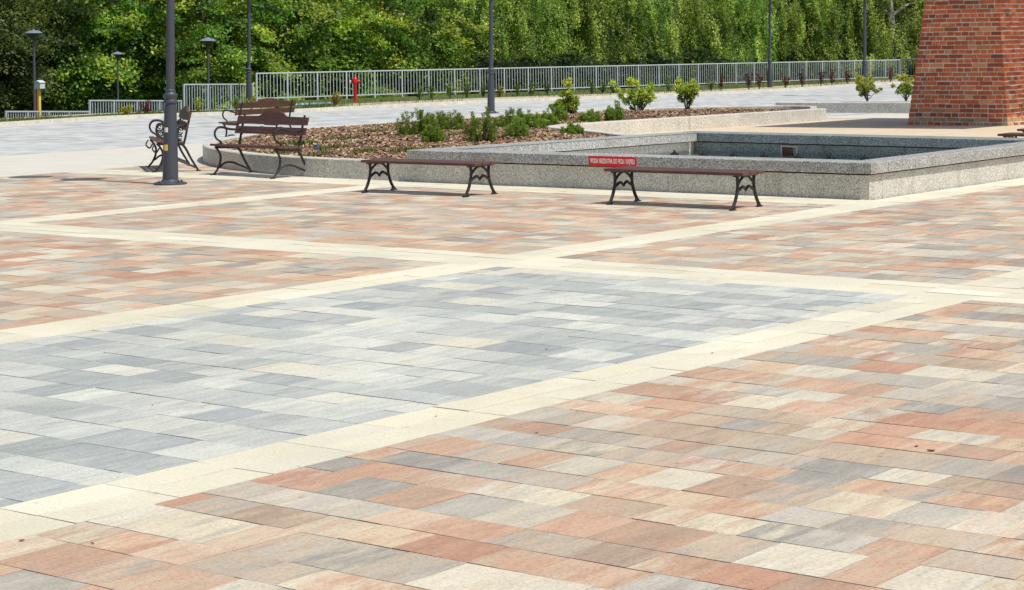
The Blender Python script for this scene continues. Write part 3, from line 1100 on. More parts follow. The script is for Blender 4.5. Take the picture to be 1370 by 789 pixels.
def side_frame(mb, x, r=0.0165):
    mb.tube(smooth_path([(x, -0.33, 0.012), (x, -0.27, 0.07), (x, -0.215, 0.17), (x, -0.205, 0.27), (x, -0.245, 0.35), (x, -0.30, 0.405)], 5), [r * 0.9, r, r * 1.15, r * 1.15, r, r], 8)
    mb.tube(smooth_path([(x, 0.10, 0.39), (x, 0.16, 0.33), (x, 0.24, 0.19), (x, 0.36, 0.012)], 5), [r * 1.1, r * 1.2, r * 1.1, r], 8)
    mb.tube(smooth_path([(x, -0.235, 0.10), (x, -0.13, 0.165), (x, 0.0, 0.17), (x, 0.15, 0.12), (x, 0.315, 0.055)], 5), r * 0.9, 8)
    mb.tube(smooth_path([(x, -0.30, 0.40), (x, -0.1, 0.392), (x, 0.14, 0.388)], 4), r * 1.05, 8)
    mb.tube(smooth_path([(x, 0.13, 0.385), (x, 0.165, 0.50), (x, 0.20, 0.65), (x, 0.262, 0.865)], 4), [r * 1.1, r * 1.1, r * 1.1, r], 8)
    for y in (-0.345, 0.36):
        mb.box(x - 0.022, x + 0.022, y - 0.04, y + 0.04, 0.0, 0.016)


def backed(name, label, loc, rz, group, scroll=False, scale=1.0):
    t = thing(name, label, 'bench', loc, rz, group, scale=scale)
    L = 0.90
    ys = np.linspace(-0.315, 0.125, 6)
    for i in range(5):
        z = 0.418 - 0.010 * math.sin(i / 4 * PI) - 0.004 * i
        mb = MB(); mb.bbox(-L, L, ys[i] + 0.005, ys[i + 1] - 0.005, z, z + 0.03, 0.006); mb.build('seat_slat', MAT['bench_wood'], t)
    # two back boards: the upper one with a raised, shouldered crest
    def board(outline, y0, z0, name_):
        mb = MB()
        n = len(outline)
        sl_ = 0.062 / 0.215                       # lean of the back
        vs = []
        for d in (-0.032, -0.004):
            for (x, z) in outline:
                vs.append((x, 0.20 + (z - 0.65) * sl_ + d, z))
        fs = [tuple(range(n)), tuple(range(2 * n - 1, n - 1, -1))] + [(i, i + n, (i + 1) % n + n, (i + 1) % n) for i in range(n)]
        mb.add(vs, fs); mb.build(name_, MAT['bench_wood'], t)
    up = [(-L, 0.725), (-0.18, 0.725), (-0.15, 0.713), (0.15, 0.713), (0.18, 0.725), (L, 0.725), (L, 0.835), (0.36, 0.842), (0.30, 0.862), (0.245, 0.895), (0.15, 0.912), (0, 0.916), (-0.15, 0.912), (-0.245, 0.895), (-0.30, 0.862), (-0.36, 0.842), (-L, 0.835)]
    board(up, 0, 0, 'back_board')
    lo = [(-L, 0.585), (L, 0.585), (L, 0.690), (0.30, 0.690), (0.24, 0.698), (0.18, 0.690), (-0.18, 0.690), (-0.24, 0.698), (-0.30, 0.690), (-L, 0.690)]
    board(lo, 0, 0, 'back_board')
    for x in (-0.77, 0.77):
        mb = MB(); side_frame(mb, x); mb.build('leg_frame', MAT['cast_iron'], t, smooth=True)
        mb = MB()
        mb.tube(smooth_path([(x, 0.212, 0.675), (x, 0.10, 0.645), (x, -0.04, 0.655), (x, -0.16, 0.685), (x, -0.255, 0.675), (x, -0.305, 0.605), (x, -0.275, 0.525), (x, -0.20, 0.478), (x, -0.175, 0.44)], 6),
                [0.015, 0.017, 0.018, 0.018, 0.016, 0.015, 0.014], 8)
        if scroll:
            for (y, z, r_) in ((-0.14, 0.585, 0.055), (-0.03, 0.575, 0.055), (-0.14, 0.49, 0.045), (-0.045, 0.485, 0.045), (0.07, 0.575, 0.05), (0.06, 0.485, 0.042)):
                mb.tube([(x, y + r_ * math.cos(a), z + r_ * math.sin(a)) for a in np.linspace(0, 2 * PI * 0.94, 18)], 0.0105, 6)
                mb.tube([(x, y + r_ * 0.45 * math.cos(a), z + r_ * 0.45 * math.sin(a)) for a in np.linspace(0, 2 * PI * 0.9, 12)], 0.009, 6)
            mb.tube(smooth_path([(x, -0.33, 0.40), (x, -0.37, 0.33), (x, -0.31, 0.28), (x, -0.26, 0.34)], 5), 0.012, 6)
        mb.build('armrest', MAT['cast_iron'], t, smooth=True)
    return t


GB = 'park benches with backs round the planter'
backed('park_bench', 'crested brown bench with iron arms, right in front of the bark bed wall', (-22.72, 22.78, 0), math.radians(-8), GB, scale=1.05).scale = (0.99, 1.05, 1.085)
backed('park_bench', 'scroll-armed park bench seen side-on, half hidden by the nearest lamp post', (-25.33, 23.33, 0), math.atan2(-1.18, 1.5), GB, scroll=True, scale=1.0).scale = (1.0, 1.0, 1.14)
ctrC = atd(343, 199, 40.0)
pC = atd(347, 190, 43.2)
backed('park_bench', 'crested park bench partly hidden behind another bench, farthest from the camera', (pC.x, pC.y, gz(pC)), math.radians(-88), GB)

# ------------------------------------------------------------------ lamps
def tall_lamp(label, loc):
    t = thing('street_lamp', label, 'street lamp', loc, 0, 'tall dark lamp posts', lean=True)
    mb = MB()
    mb.lathe([(0.245, 0.0), (0.245, 0.022), (0.232, 0.03), (0.16, 0.034), (0.13, 0.06), (0.116, 0.075), (0.108, 0.5), (0.088, 1.17), (0.086, 1.19)], 24)
    for k in range(4):
        a = PI / 4 + k * PI / 2
        mb.lathe([(0.02, 0.03), (0.02, 0.05), (0.008, 0.052), (0.008, 0.065)], 6, (0.2 * math.cos(a), 0.2 * math.sin(a), 0))
    mb.build('base', MAT['post_paint'], t, smooth=True)
    mb = MB(); mb.lathe([(0.09, 1.191), (0.104, 1.205), (0.104, 1.235), (0.092, 1.25), (0.092, 1.262), (0.108, 1.29), (0.106, 1.325), (0.08, 1.345), (0.072, 1.37), (0.078, 1.385), (0.064, 1.40)], 24)
    mb.build('collar', MAT['post_paint'], t, smooth=True)
    mb = MB(); mb.lathe([(0.063, 1.401), (0.06, 3.0), (0.052, 5.20), (0.03, 5.22)], 20); mb.build('pole', MAT['post_paint'], t, smooth=True)
    # double arm at the top, heads over the paving rows' direction
    ax = Vector((RT.dot(Vector((1, 0, 0))), FW.dot(Vector((1, 0, 0))), 0)).normalized()
    mb = MB()
    for s in (-1, 1):
        d = ax * s
        mb.tube(smooth_path([(d.x * 0.05, d.y * 0.05, 4.93), (d.x * 0.3, d.y * 0.3, 5.20), (d.x * 0.56, d.y * 0.56, 5.26), (d.x * 0.62, d.y * 0.62, 5.18)], 5), 0.022, 8)
    mb.build('arm', MAT['post_paint'], t, smooth=True)
    for s in (-1, 1):
        d = ax * s
        lamp_head(t, (d.x * 0.62, d.y * 0.62, 5.0))
    return t


def lamp_head(t, c):
    mb = MB(); mb.lathe([(0.345, 0.0), (0.352, 0.012), (0.33, 0.035), (0.25, 0.085), (0.14, 0.12), (0.05, 0.135), (0.03, 0.16), (0.005, 0.165)], 24, c)
    h = mb.build('lamp_shade', MAT['lamp_dome'], t, smooth=True)
    mb = MB(); mb.lathe([(0.05, -0.26), (0.075, -0.25), (0.12, -0.12), (0.19, -0.01), (0.19, -0.002)], 18, c)
    mb.build('lantern', MAT['lamp_glass'], t, smooth=True)


LAMPS = [((228, 246.5), 'nearest tall dark lamp post, in front of the scroll-armed bench'),
         ((333, 141.5), 'tall dark lamp post by the stepped fence, above the two crested benches'),
         ((657, 151.5), 'tall dark lamp post with a collar, rising behind the green shrubs of the bark bed'),
         ((1030, 120), 'thinnest tall lamp post, standing in the verge among red-leaved shrubs'),
         ((1157, 128), 'tall dark lamp post behind a yellow shrub, nearest to the brick tower')]
ML = Matrix((CAMX, FW, UP)).transposed()
l0 = tall_lamp(LAMPS[0][1], atg(*LAMPS[0][0]))
# stickers on the nearest post
for (z, dx, c, h) in ((0.50, 0.075, 'yellow_paint', 0.09), (0.77, 0.075, 'white_paint', 0.07)):
    mb = MB(); r_ = 0.1125 - (z - 0.5) * 0.029
    for k in range(5):
        a0 = -2.35 + k * 0.12; a1 = a0 + 0.12
        mb.add([(r_ * math.cos(a0), r_ * math.sin(a0), z), (r_ * math.cos(a1), r_ * math.sin(a1), z), (r_ * math.cos(a1), r_ * math.sin(a1), z + h), (r_ * math.cos(a0), r_ * math.sin(a0), z + h)], [(0, 1, 2, 3)])
    stk = mb.build('sticker', MAT[c], l0)
for q, lab in LAMPS[1:]:
    p = atg(*q) if q[0] != 333 else atd(333, 141, 74.3)
    r = dup(l0, p, None, lab, 'tall dark lamp posts')
    for ch in list(r.children):
        if ch.name.startswith('sticker'): bpy.data.objects.remove(ch)


def park_lamp(label, px, py, d, base_z, scale=1.0):
    top = atd(px, py, d)
    H = (top.z - base_z) / scale
    t = thing('park_lamp', label, 'park lamp', (top.x, top.y, base_z), 0, 'mushroom lamps beyond the fence', scale=scale)
    mb = MB(); mb.lathe([(0.09, 0), (0.09, 0.5), (0.055, 0.56), (0.05, H - 0.26), (0.03, H - 0.255)], 14); mb.build('pole', MAT['post_paint'], t, smooth=True)
    lamp_head(t, (0, 0, H))
    return t


park_lamp('mushroom-headed lamp at the far left beside the yellow and red post', 45, 44.5, 80, -1.8)
park_lamp('smallest mushroom-headed lamp, behind the middle of the stepped fences', 157, 72.5, 79.5, -1.8, 0.70)
park_lamp('mushroom-headed lamp between the nearest lamp post and the bench backs', 278, 54.8, 83, -1.8)

# ------------------------------------------------------------------ fences
def fence(label, A, B, bays, H=1.1, nb=9, mat='steel_fence', end_extra=0.0):
    """A and B: base points of the end posts"""
    t = thing('fence', label, 'fence', A, 0, None)
    D = B - A
    ln = Vector((D.x, D.y, 0)); L = ln.length; ux = ln.normalized(); slope = D.z / L
    ny = Vector((-ux.y, ux.x, 0))
    def P(s, o, z): q = ux * s + ny * o; return (q.x, q.y, slope * s + z)
    def bar(mb, s0, s1, o0, o1, z0, z1):
        mb.hexa([P(s0, o0, z0), P(s1, o0, z0), P(s1, o1, z0), P(s0, o1, z0)], [P(s0, o0, z1), P(s1, o0, z1), P(s1, o1, z1), P(s0, o1, z1)])
    w = L / bays
    mb = MB(); bar(mb, -0.03, L + 0.03, -0.03, 0.03, H - 0.045, H); mb.build('top_rail', MAT[mat], t)
    mb = MB(); bar(mb, 0.031, L - 0.031, -0.018, 0.018, 0.13, 0.17); mb.build('bottom_rail', MAT[mat], t)
    for i in range(bays + 1):
        s = i * w
        mb = MB(); bar(mb, s - 0.028, s + 0.028, -0.026, 0.026, -0.15, H - 0.047); mb.build('post', MAT[mat], t)
    for i in range(bays):
        mb = MB()
        for k in range(1, nb):
            s = i * w + w * k / nb
            bar(mb, s - 0.0105, s + 0.0105, -0.0105, 0.0105, 0.171, H - 0.046)
        mb.build('baluster_panel', MAT[mat], t)
    return t


fence('long pale steel railing running behind the red hydrant toward the tower', S, E, 30)
up0 = Vector((0, 0, 0))
E2 = atd(1206, 105.0, 111.0); E3 = atd(1290, 103.0, 116.0)
fence('short raised railing at the far right end, beside the brick tower', E2, E3, 3, mat='steel_dark')
def sec(x0, y0, d0_, x1, y1, d1_, n, label):
    a = atd(x0, y0, d0_); b = atd(x1, y1, d1_)
    a.z -= 1.1; b.z -= 1.1
    fence(label, a, b, n, mat='steel_fence')
sec(246, 112, 71.7, 338, 111.5, 75.5, 3, 'upper stepped railing between the nearest lamp post and the long railing')
sec(120, 133.3, 66.6, 242, 133.8, 71.5, 4, 'middle stepped railing left of the nearest lamp post')
sec(8, 148, 62.5, 118.5, 148.2, 66.5, 4, 'lowest stepped railing at the far left of the road')
# concrete upstand below the long railing
mb = MB()
n = 40
for i in range(n + 1):
    p = S.lerp(E, i / n) if i else S
    dirn = (E - S).normalized(); nr = Vector((-dirn.y, dirn.x, 0)).normalized()
    for o, z in ((-0.16, -1.2), (-0.16, -0.005), (0.16, -0.005), (0.16, -1.2)):
        q = p + nr * o
        mb.v.append((q.x, q.y, p.z + z))
for i in range(n):
    for k in range(3):
        mb.f.append((i * 4 + k, i * 4 + k + 1, (i + 1) * 4 + k + 1, (i + 1) * 4 + k))
mb.f.append((0, 1, 2, 3))
tag(mb.build('upstand', MAT['concrete'], None), 'low concrete upstand carrying the long pale steel railing', 'wall')
# blue painted patch near the hydrant
a0, a1, a2, a3 = [atg(*q) for q in [(386, 146.5), (452, 143.4), (448, 141.5), (392, 143.0)]]
mb = MB()
for q in (a0, a1, a2, a3):
    mb.v.append((q.x, q.y, gz(q) + 0.135))
mb.f.append((0, 1, 2, 3))
tag(mb.build('blue_pavement', MAT['parking_blue'], None), kind='structure')

# ------------------------------------------------------------------ hydrant, post, peg
h = atg(475.5, 140.5)
hy = thing('hydrant', 'red standpipe hydrant in front of the pale railing', 'hydrant', h, 0, None)
hy.scale = (0.72, 0.72, 1.0)
mb = MB(); mb.lathe([(0.13, 0.0), (0.13, 0.03), (0.095, 0.05), (0.085, 0.1), (0.085, 0.72), (0.095, 0.74), (0.095, 0.78)], 16); mb.build('barrel', MAT['red_paint'], hy, smooth=True)
mb = MB(); mb.lathe([(0.10, 0.781), (0.13, 0.81), (0.135, 0.93), (0.11, 1.0), (0.06, 1.035), (0.045, 1.04), (0.04, 1.085), (0.01, 1.09)], 16); mb.build('bonnet', MAT['red_paint'], hy, smooth=True)
for s in (-1, 1):
    q = RT * s
    mb = MB(); mb.tube([(q.x * 0.13, q.y * 0.13, 0.88), (q.x * 0.215, q.y * 0.215, 0.86)], 0.058, 12); ou = mb.build('outlet', MAT['red_paint'], hy, smooth=True)
    mb = MB(); mb.tube([(q.x * 0.216, q.y * 0.216, 0.86), (q.x * 0.25, q.y * 0.25, 0.853)], 0.065, 12); mb.build('cap', MAT['white_paint'] if s < 0 else MAT['red_paint'], ou, smooth=True)
p = atd(52, 150, 79); 
sp = thing('marker_post', 'yellow and red post with a small pale box on top at the far left', 'post', (p.x, p.y, -1.7))
Ht = atd(52, 119, 79).z + 1.7
mb = MB(); mb.box(-0.03, 0.075, -0.05, 0.05, 0, Ht); mb.build('post', MAT['yellow_paint'], sp)
mb = MB(); mb.box(-0.11, -0.031, -0.05, 0.05, 0, Ht - 0.05); mb.build('post_side', MAT['red_paint'], sp)
mb = MB(); mb.bbox(-0.10, 0.24, -0.12, 0.12, Ht + 0.001, Ht + 0.25, 0.02); mb.add([(-0.13, -0.14, Ht + 0.25), (0.27, -0.14, Ht + 0.25), (0.27, 0.14, Ht + 0.25), (-0.13, 0.14, Ht + 0.25), (0.07, -0.14, Ht + 0.34), (0.07, 0.14, Ht + 0.34)], [(0, 1, 4), (2, 3, 5), (1, 2, 5, 4), (3, 0, 4, 5), (0, 3, 2, 1)])
mb.build('box', MAT['pale_plastic'], sp)
p = at(425, 208, 0.22)
mb = MB(); mb.lathe([(0.018, -0.1), (0.018, 0.07), (0.03, 0.072), (0.03, 0.085), (0.012, 0.088), (0.012, 0.12)], 10); pg = mb.build('peg', MAT['blue_plastic'], None, smooth=True)
pg.location = (p.x, p.y, mulch_z(p.x, p.y)); tag(pg, 'small blue plastic peg stuck in the bark chips', 'peg')

# ------------------------------------------------------------------ brick tower
def tower():
    x0, x1, y0 = -21.76, -19.31, 42.60
    cx, cy = (x0 + x1) / 2, y0 + (x1 - x0) / 2
    hw0 = (x1 - x0) / 2
    gb = gz((cx, cy))
    t = thing('brick_tower', 'tapering square tower of red brick at the right, cut by the photo top', 'tower', (cx, cy, gb - 0.02), 0, None)
    k = 0.113; Ht_ = 5.58
    hw = lambda z: hw0 - k * z
    mb = MB(); d = 0.010
    a, b = hw(0) - d, hw(Ht_) - d
    mb.hexa([(-a, -a, 0), (a, -a, 0), (a, a, 0), (-a, a, 0)], [(-b, -b, Ht_), (b, -b, Ht_), (b, b, Ht_), (-b, b, Ht_)])
    mb.build('mortar_core', MAT['mortar'], t)
    cols = [(0.56, 0.125, 0.050), (0.62, 0.155, 0.062), (0.48, 0.100, 0.044), (0.66, 0.200, 0.085), (0.34, 0.090, 0.048), (0.27, 0.085, 0.052), (0.60, 0.135, 0.055), (0.54, 0.118, 0.050), (0.64, 0.27, 0.14), (0.60, 0.135, 0.055), (0.54, 0.118, 0.050), (0.60, 0.160, 0.066), (0.58, 0.128, 0.052), (0.50, 0.105, 0.045)]
    r = random.Random(5)
    mb = MB(); ch = 0.1015
    nrow = int(Ht_ / ch)
    for face in range(4):
        ca, sa = [(1, 0), (0, 1), (-1, 0), (0, -1)][face]
        rot = lambda x, y: (x * ca - y * sa, x * sa + y * ca)
        for i in range(nrow):
            z0 = i * ch + 0.020; z1 = (i + 1) * ch
            h0 = hw(z0); h1 = hw(z1)
            header = i % 2 == 0
            mod = 0.176 if header else 0.352
            x = -h0
            first = True
            while x < h0 - 0.02:
                l = mod
                if first and not header: l = 0.24
                if first and header: l = 0.15
                if not header and r.random() < 0.13: l = mod / 2
                first = False
                l *= r.uniform(0.93, 1.07)
                if x + l > h0 - 0.07: l = h0 - x
                xa, xb = x + 0.011, x + l - 0.011
                if x <= -h0 + 1e-6: xa = -h0 + 0.004
                if x + l >= h0 - 1e-6: xb = h0 - 0.004
                s = h1 / h0
                out = r.uniform(-0.005, 0.009); jz = r.uniform(-0.006, 0.006)
                low = i < 2
                c = r.choice(cols); q = r.uniform(0.75, 1.18)
                if low and r.random() < 0.6: c = (0.45, 0.26, 0.15)
                c = (c[0] * q * 1.05, c[1] * q * 1.18, c[2] * q * 1.1)
                ins = 0.05
                bt = [rot(xa, -h0 - out), rot(xb, -h0 - out), rot(xb, -h0 + ins), rot(xa, -h0 + ins)]
                tp = [rot(xa * s, -h1 - out), rot(xb * s, -h1 - out), rot(xb * s, -h1 + ins), rot(xa * s, -h1 + ins)]
                mb.hexa([(*p_, z0 + jz) for p_ in bt], [(*p_, z1 + jz) for p_ in tp], c)
                x += l
    mb.build('brickwork', MAT['brick'], t, fix=False)
    # broad flat roof above the frame; it throws the wide shade left of the tower
    mb = MB(); mb.bbox(-21.5 - cx, -16.3 - cx, 40.55 - cy, 46.6 - cy, 5.6, 5.85, 0.02)
    mb.bbox(-20.8 - cx, -17.2 - cx, 41.4 - cy, 45.8 - cy, 5.851, 6.2, 0.02)
    mb.build('roof', MAT['post_paint'], t)


tower()

# ------------------------------------------------------------------ plants
def unit(v):
    return v / np.maximum(1e-9, np.linalg.norm(v, axis=1, keepdims=True))


def leaf_quads(C, dirs, nrm, L, W):
    """kite-shaped leaves: C tip-base centre, dirs long axis, nrm normal"""
    u = unit(dirs); w = unit(np.cross(nrm, u))
    L = L[:, None]; W = W[:, None]
    n = unit(np.cross(u, w))
    return np.stack([C - u * L * 0.5, C + w * W * 0.5 + u * L * 0.05 + n * W * 0.12, C + u * L * 0.5, C - w * W * 0.5 + u * L * 0.05 + n * W * 0.12], 1)


def tint(n, cols, lo=0.75, hi=1.25, wts=None):
    c = np.array(cols)
    idx = RNG.choice(len(c), n, p=wts)
    q = c[idx] * RNG.uniform(lo, hi, (n, 1))
    return np.concatenate([q, np.ones((n, 1))], 1)


def shoots(stems, per, needle, width, cols, flare=0.7):
    """needles along stems: stems list of (base, tip)"""
    C = []; D = []
    for b, t in stems:
        b = np.array(b); t = np.array(t); ax = t - b; ln = np.linalg.norm(ax); ax = ax / ln
        s = RNG.random(per) ** 0.8
        rv = unit(RNG.normal(0, 1, (per, 3)))
        rv = unit(rv - (rv @ ax)[:, None] * ax)
        d = unit(ax * flare + rv)
        base = b + ax * (s * ln)[:, None]
        C.append(base + d * needle * 0.5); D.append(d)
    C = np.concatenate(C); D = np.concatenate(D); n = len(C)
    nr = unit(RNG.normal(0, 1, (n, 3)))
    V = leaf_quads(C, D, nr, RNG.uniform(0.7, 1.2, n) * needle, np.full(n, width))
    return V


def dwarf_pine(label, loc, w, h, seed, cols, group, name='dwarf_pine', nsh=None):
    r = random.Random(seed)
    t = thing(name, label, 'shrub', loc, 0, group)
    st = []; stemm = MB()
    nsh = nsh or int(34 * max(1.0, w / 0.5))
    for i in range(nsh):
        a = r.uniform(0, 2 * PI); q = math.sqrt(r.random()) * w * 0.5
        bx, by = q * math.cos(a), q * math.sin(a)
        top = h * (1.0 - 0.55 * (q / (w * 0.5)) ** 2) * r.uniform(0.7, 1.05)
        ln = r.uniform(0.10, 0.17) * (0.7 + h)
        z1 = top; z0 = max(0.02, top - ln)
        lx, ly = math.cos(a) * 0.25 * q, math.sin(a) * 0.25 * q
        st.append(((bx, by, z0), (bx + lx * 0.6 + r.uniform(-.02, .02), by + ly * 0.6 + r.uniform(-.02, .02), z1)))
        if r.random() < 0.8:      # lower side shoot
            zz = z0 * r.uniform(0.25, 0.85)
            st.append(((bx * 0.8, by * 0.8, max(0.01, zz - 0.06)), (bx * 1.1 + r.uniform(-.05, .05), by * 1.1 + r.uniform(-.05, .05), zz + 0.06)))
        stemm.tube(smooth_path([(bx * 0.15, by * 0.15, -0.05), (bx * 0.7, by * 0.7, z0 * 0.5), (bx, by, z0)], 2), [0.009, 0.004], 4, cap=False)
    V = shoots(st, 90, 0.052, 0.0085, cols)
    n = len(V)
    quad_mesh('foliage', V, MAT['needle'], dict(tint=tint(n, cols)), t)
    stemm.build('stem', MAT['bark'], t)
    return t


GREEN = [(0.14, 0.24, 0.038), (0.21, 0.31, 0.05), (0.08, 0.15, 0.028), (0.34, 0.40, 0.08)]
SH = [((558, 186), 0.95, 0.50, 'broad green dwarf pine, the leftmost in the bark bed'),
      ((579, 195), 0.45, 0.32, 'small low green dwarf pine in front of the broad one at left'),
      ((606, 177), 0.62, 0.40, 'upright green dwarf pine between the broad left one and the biggest'),
      ((585, 180), 0.5, 0.42, 'narrow upright dwarf pine behind the broad left one'),
      ((644, 192), 0.72, 0.62, 'biggest bushy dwarf pine, just left of the middle lamp post'),
      ((692, 188), 0.50, 0.36, 'dwarf pine with long bare shoots right of the biggest one'),
      ((686, 171), 0.80, 0.42, 'wide dwarf pine behind the bed centre, just right of the middle lamp post'),
      ((710, 171), 0.70, 0.38, 'low dwarf pine between the lamp post and the curved wall end'),
      ((731, 166), 0.62, 0.28, 'flat dark dwarf pine close to the round wall end'),
      ((742, 161), 0.7, 0.34, 'dwarf pine right under the leftmost yellow shrub'),
      ((766, 186), 0.5, 0.24, 'lone little dwarf pine at the inner side of the round wall end'),
      ((790, 160), 0.62, 0.28, 'small round dwarf pine beside the curved wall'),
      ((824, 158), 0.55, 0.42, 'upright dwarf pine at the left foot of the broadest yellow shrub')]
for i, (q, w_, h_, lab) in enumerate(SH):
    p = at(q[0], q[1], 0.30)
    if i == 10: p = at(q[0], q[1] - 1, 0.22)
    z = mulch_z(p.x, p.y)
    d = p.dot(FW)
    dwarf_pine(lab, (p.x, p.y, z - 0.02), w_ * 0.74, h_ * 1.08, 100 + i, GREEN, 'dwarf pines in the bark bed')


def yellow_shrub(label, loc, w, h, seed):
    r = random.Random(seed)
    t = thing('yellow_shrub', label, 'shrub', loc, 0, 'yellow-leaved young shrubs')
    mb = MB(); tufts = []
    nb = int(8 + 7 * w)
    for i in range(nb):
        a = r.uniform(0, 2 * PI); q = w * 0.5 * math.sqrt(r.random()); zt = h * r.uniform(0.35, 1.0) * (1 - 0.45 * (q / (w * .5 + 1e-6)) ** 2)
        tip = Vector((q * math.cos(a), q * math.sin(a), zt))
        mid = Vector((tip.x * 0.45 + r.uniform(-.04, .04), tip.y * 0.45 + r.uniform(-.04, .04), zt * 0.5))
        path = smooth_path([(r.uniform(-.03, .03), r.uniform(-.03, .03), -0.1), mid, tip], 4)
        mb.tube(path, [0.013, 0.005], 5, cap=False)
        tufts.append((tip, r.uniform(0.07, 0.12)))
        for _ in range(3):
            s = r.randint(len(path) // 3, len(path) - 1); b = path[s]
            e_ = b + Vector((r.uniform(-.2, .2), r.uniform(-.2, .2), r.uniform(0.0, .2)))
            mb.tube([b, e_], [0.006, 0.003], 4, cap=False); tufts.append((e_, r.uniform(0.055, 0.10)))
    mb.build('stem', MAT['bark'], t)
    C = []; D = []; B = []
    for c, rad in tufts:
        n = int(85 * rad / 0.08)
        d = unit(RNG.normal(0, 1, (n, 3)) + np.array([0, 0, 0.5]))
        C.append(np.array(c) + d * RNG.uniform(0.2, 1, (n, 1)) * rad); D.append(d)
        B.append(np.full(n, c[2] / h))
    C = np.concatenate(C); D = np.concatenate(D); B = np.concatenate(B); n = len(C)
    V = leaf_quads(C, D, unit(RNG.normal(0, 1, (n, 3)) + np.array([0, 0, .8])), RNG.uniform(0.05, 0.085, n), RNG.uniform(0.02, 0.034, n))
    cy_ = np.array([(0.66, 0.62, 0.13), (0.52, 0.56, 0.12), (0.76, 0.68, 0.20)]); cg_ = np.array([(0.24, 0.34, 0.07), (0.36, 0.45, 0.10), (0.12, 0.20, 0.04)])
    pick = RNG.random(n) < np.clip(B * 1.1 - 0.25, 0.08, 0.85)
    c = np.where(pick[:, None], cy_[RNG.integers(0, 3, n)], cg_[RNG.integers(0, 3, n)]) * RNG.uniform(0.75, 1.2, (n, 1))
    quad_mesh('foliage', V, MAT['leaf'], dict(tint=np.concatenate([c, np.ones((n, 1))], 1)), t)
    return t


for i, (q, zz, w_, h_, lab) in enumerate([((764, 154), 0.3, 0.78, 0.92, 'leftmost yellow-tipped shrub of the bark bed, thin and pointed'),
                                    ((853, 152), 0.3, 1.15, 0.86, 'broadest yellow-green shrub, in the bark bed above the curved wall'),
                                    ((920, 150), 0.3, 0.66, 1.02, 'tall slim yellow shrub at the right end of the bark bed'),
                                    ((1160, 136), 0.0, 0.72, 0.86, 'open yellow shrub behind the straight low wall, in front of a lamp post'),
                                    ((1212, 136), 0.0, 0.62, 0.82, 'yellow shrub half hidden behind the brick tower edge')]):
    p = at(q[0], q[1], zz + gz(at(*q)))
    z = mulch_z(p.x, p.y) if i < 3 else gz(p) + 0.19
    yellow_shrub(lab, (p.x, p.y, z - 0.03), w_, h_, 300 + i)


def small_plant(name, label, loc, w, h, seed, cols, group):
    t = thing(name, label, 'plant', loc, 0, group)
    r = random.Random(seed)
    mb = MB(); C = []; D = []
    for i in range(9):
        a = r.uniform(0, 2 * PI); q = r.uniform(0, w * 0.5); zt = h * r.uniform(0.5, 1)
        tip = np.array([q * math.cos(a), q * math.sin(a), zt])
        mb.tube([(0, 0, -0.05), tuple(tip * 0.55 + np.array([0, 0, 0.05])), tuple(tip)], [0.007, 0.003], 4, cap=False)
        n = 22
        s = RNG.uniform(0.3, 1.05, (n, 1))
        d = unit(RNG.normal(0, 1, (n, 3)) + np.array([0, 0, .4]))
        C.append(tip * s + d * 0.05); D.append(d)
    C = np.concatenate(C); D = np.concatenate(D); n = len(C)
    V = leaf_quads(C, D, unit(RNG.normal(0, 1, (n, 3))), RNG.uniform(0.06, 0.11, n), RNG.uniform(0.025, 0.045, n))
    quad_mesh('foliage', V, MAT['leaf'], dict(tint=tint(n, cols)), t)
    mb.build('stem', MAT['bark'], t)
    return t


ORD = ['first', 'second', 'third', 'fourth', 'fifth', 'sixth', 'seventh', 'eighth', 'ninth', 'tenth', 'eleventh', 'twelfth', 'thirteenth', 'fourteenth', 'fifteenth', 'sixteenth', 'seventeenth', 'eighteenth']
GP = [(0.10, 0.19, 0.035), (0.16, 0.24, 0.05), (0.06, 0.12, 0.02)]
RP = [(0.12, 0.025, 0.025), (0.18, 0.045, 0.035), (0.07, 0.03, 0.025)]
YP = [(0.66, 0.48, 0.05), (0.22, 0.25, 0.04), (0.16, 0.22, 0.03)]
def verge_p(px, py):
    d = 50.0
    while d < 125:
        p = atd(px, py, d)
        if p.z <= (verge_z(p.x, p.y) if past_kerb(p.x, p.y) > 0 else gz(p)): break
        d += 0.25
    ex = past_kerb(p.x, p.y) - (verge_width(p.y) - 0.5)
    if ex > 0: p.x += ex
    p.z = verge_z(p.x, p.y) - 0.02
    return p
for i, (x, y) in enumerate([(561, 135), (578, 133.5), (602, 132.5), (625, 131), (646, 130), (693, 129), (710, 128.5), (733, 127.5), (792, 126), (806, 125.5), (820, 125), (895, 122.5), (951, 121.5)]):
    small_plant('verge_plant', 'leafy green plant by the long railing, %s green one from the left' % ORD[i], verge_p(x, y), 0.55, 0.62, 400 + i, GP, 'green plants in the verge')
for i, (x, y) in enumerate([(965, 121), (1002, 120), (1016, 119.5), (1051, 117.5), (1073, 116.5), (1098, 115), (1113, 114), (1133, 112.5), (1191, 110)]):
    small_plant('red_shrub', 'dark red-leaved shrub before the railing, %s red one from left' % ORD[i], verge_p(x, y), 0.5, 0.78, 430 + i, RP, 'red-leaved shrubs in the verge')
for i, (x, y, lab) in enumerate([(168, 154, 'yellow-orange plant low at the middle stepped railing'), (244, 149, 'yellow flowering plant between the lamp post and the side-on bench back'), (313, 146.5, 'yellow flowering plant just left of the farthest bench'),
                                 (449, 140.5, 'yellow plant at the left of the red hydrant'), (668, 130.2, 'yellowish plant by the foot of the middle lamp post')]):
    small_plant('yellow_plant', lab, verge_p(x, y), 0.45, 0.48 if i else 0.3, 450 + i, YP, 'yellow plants in the verge')
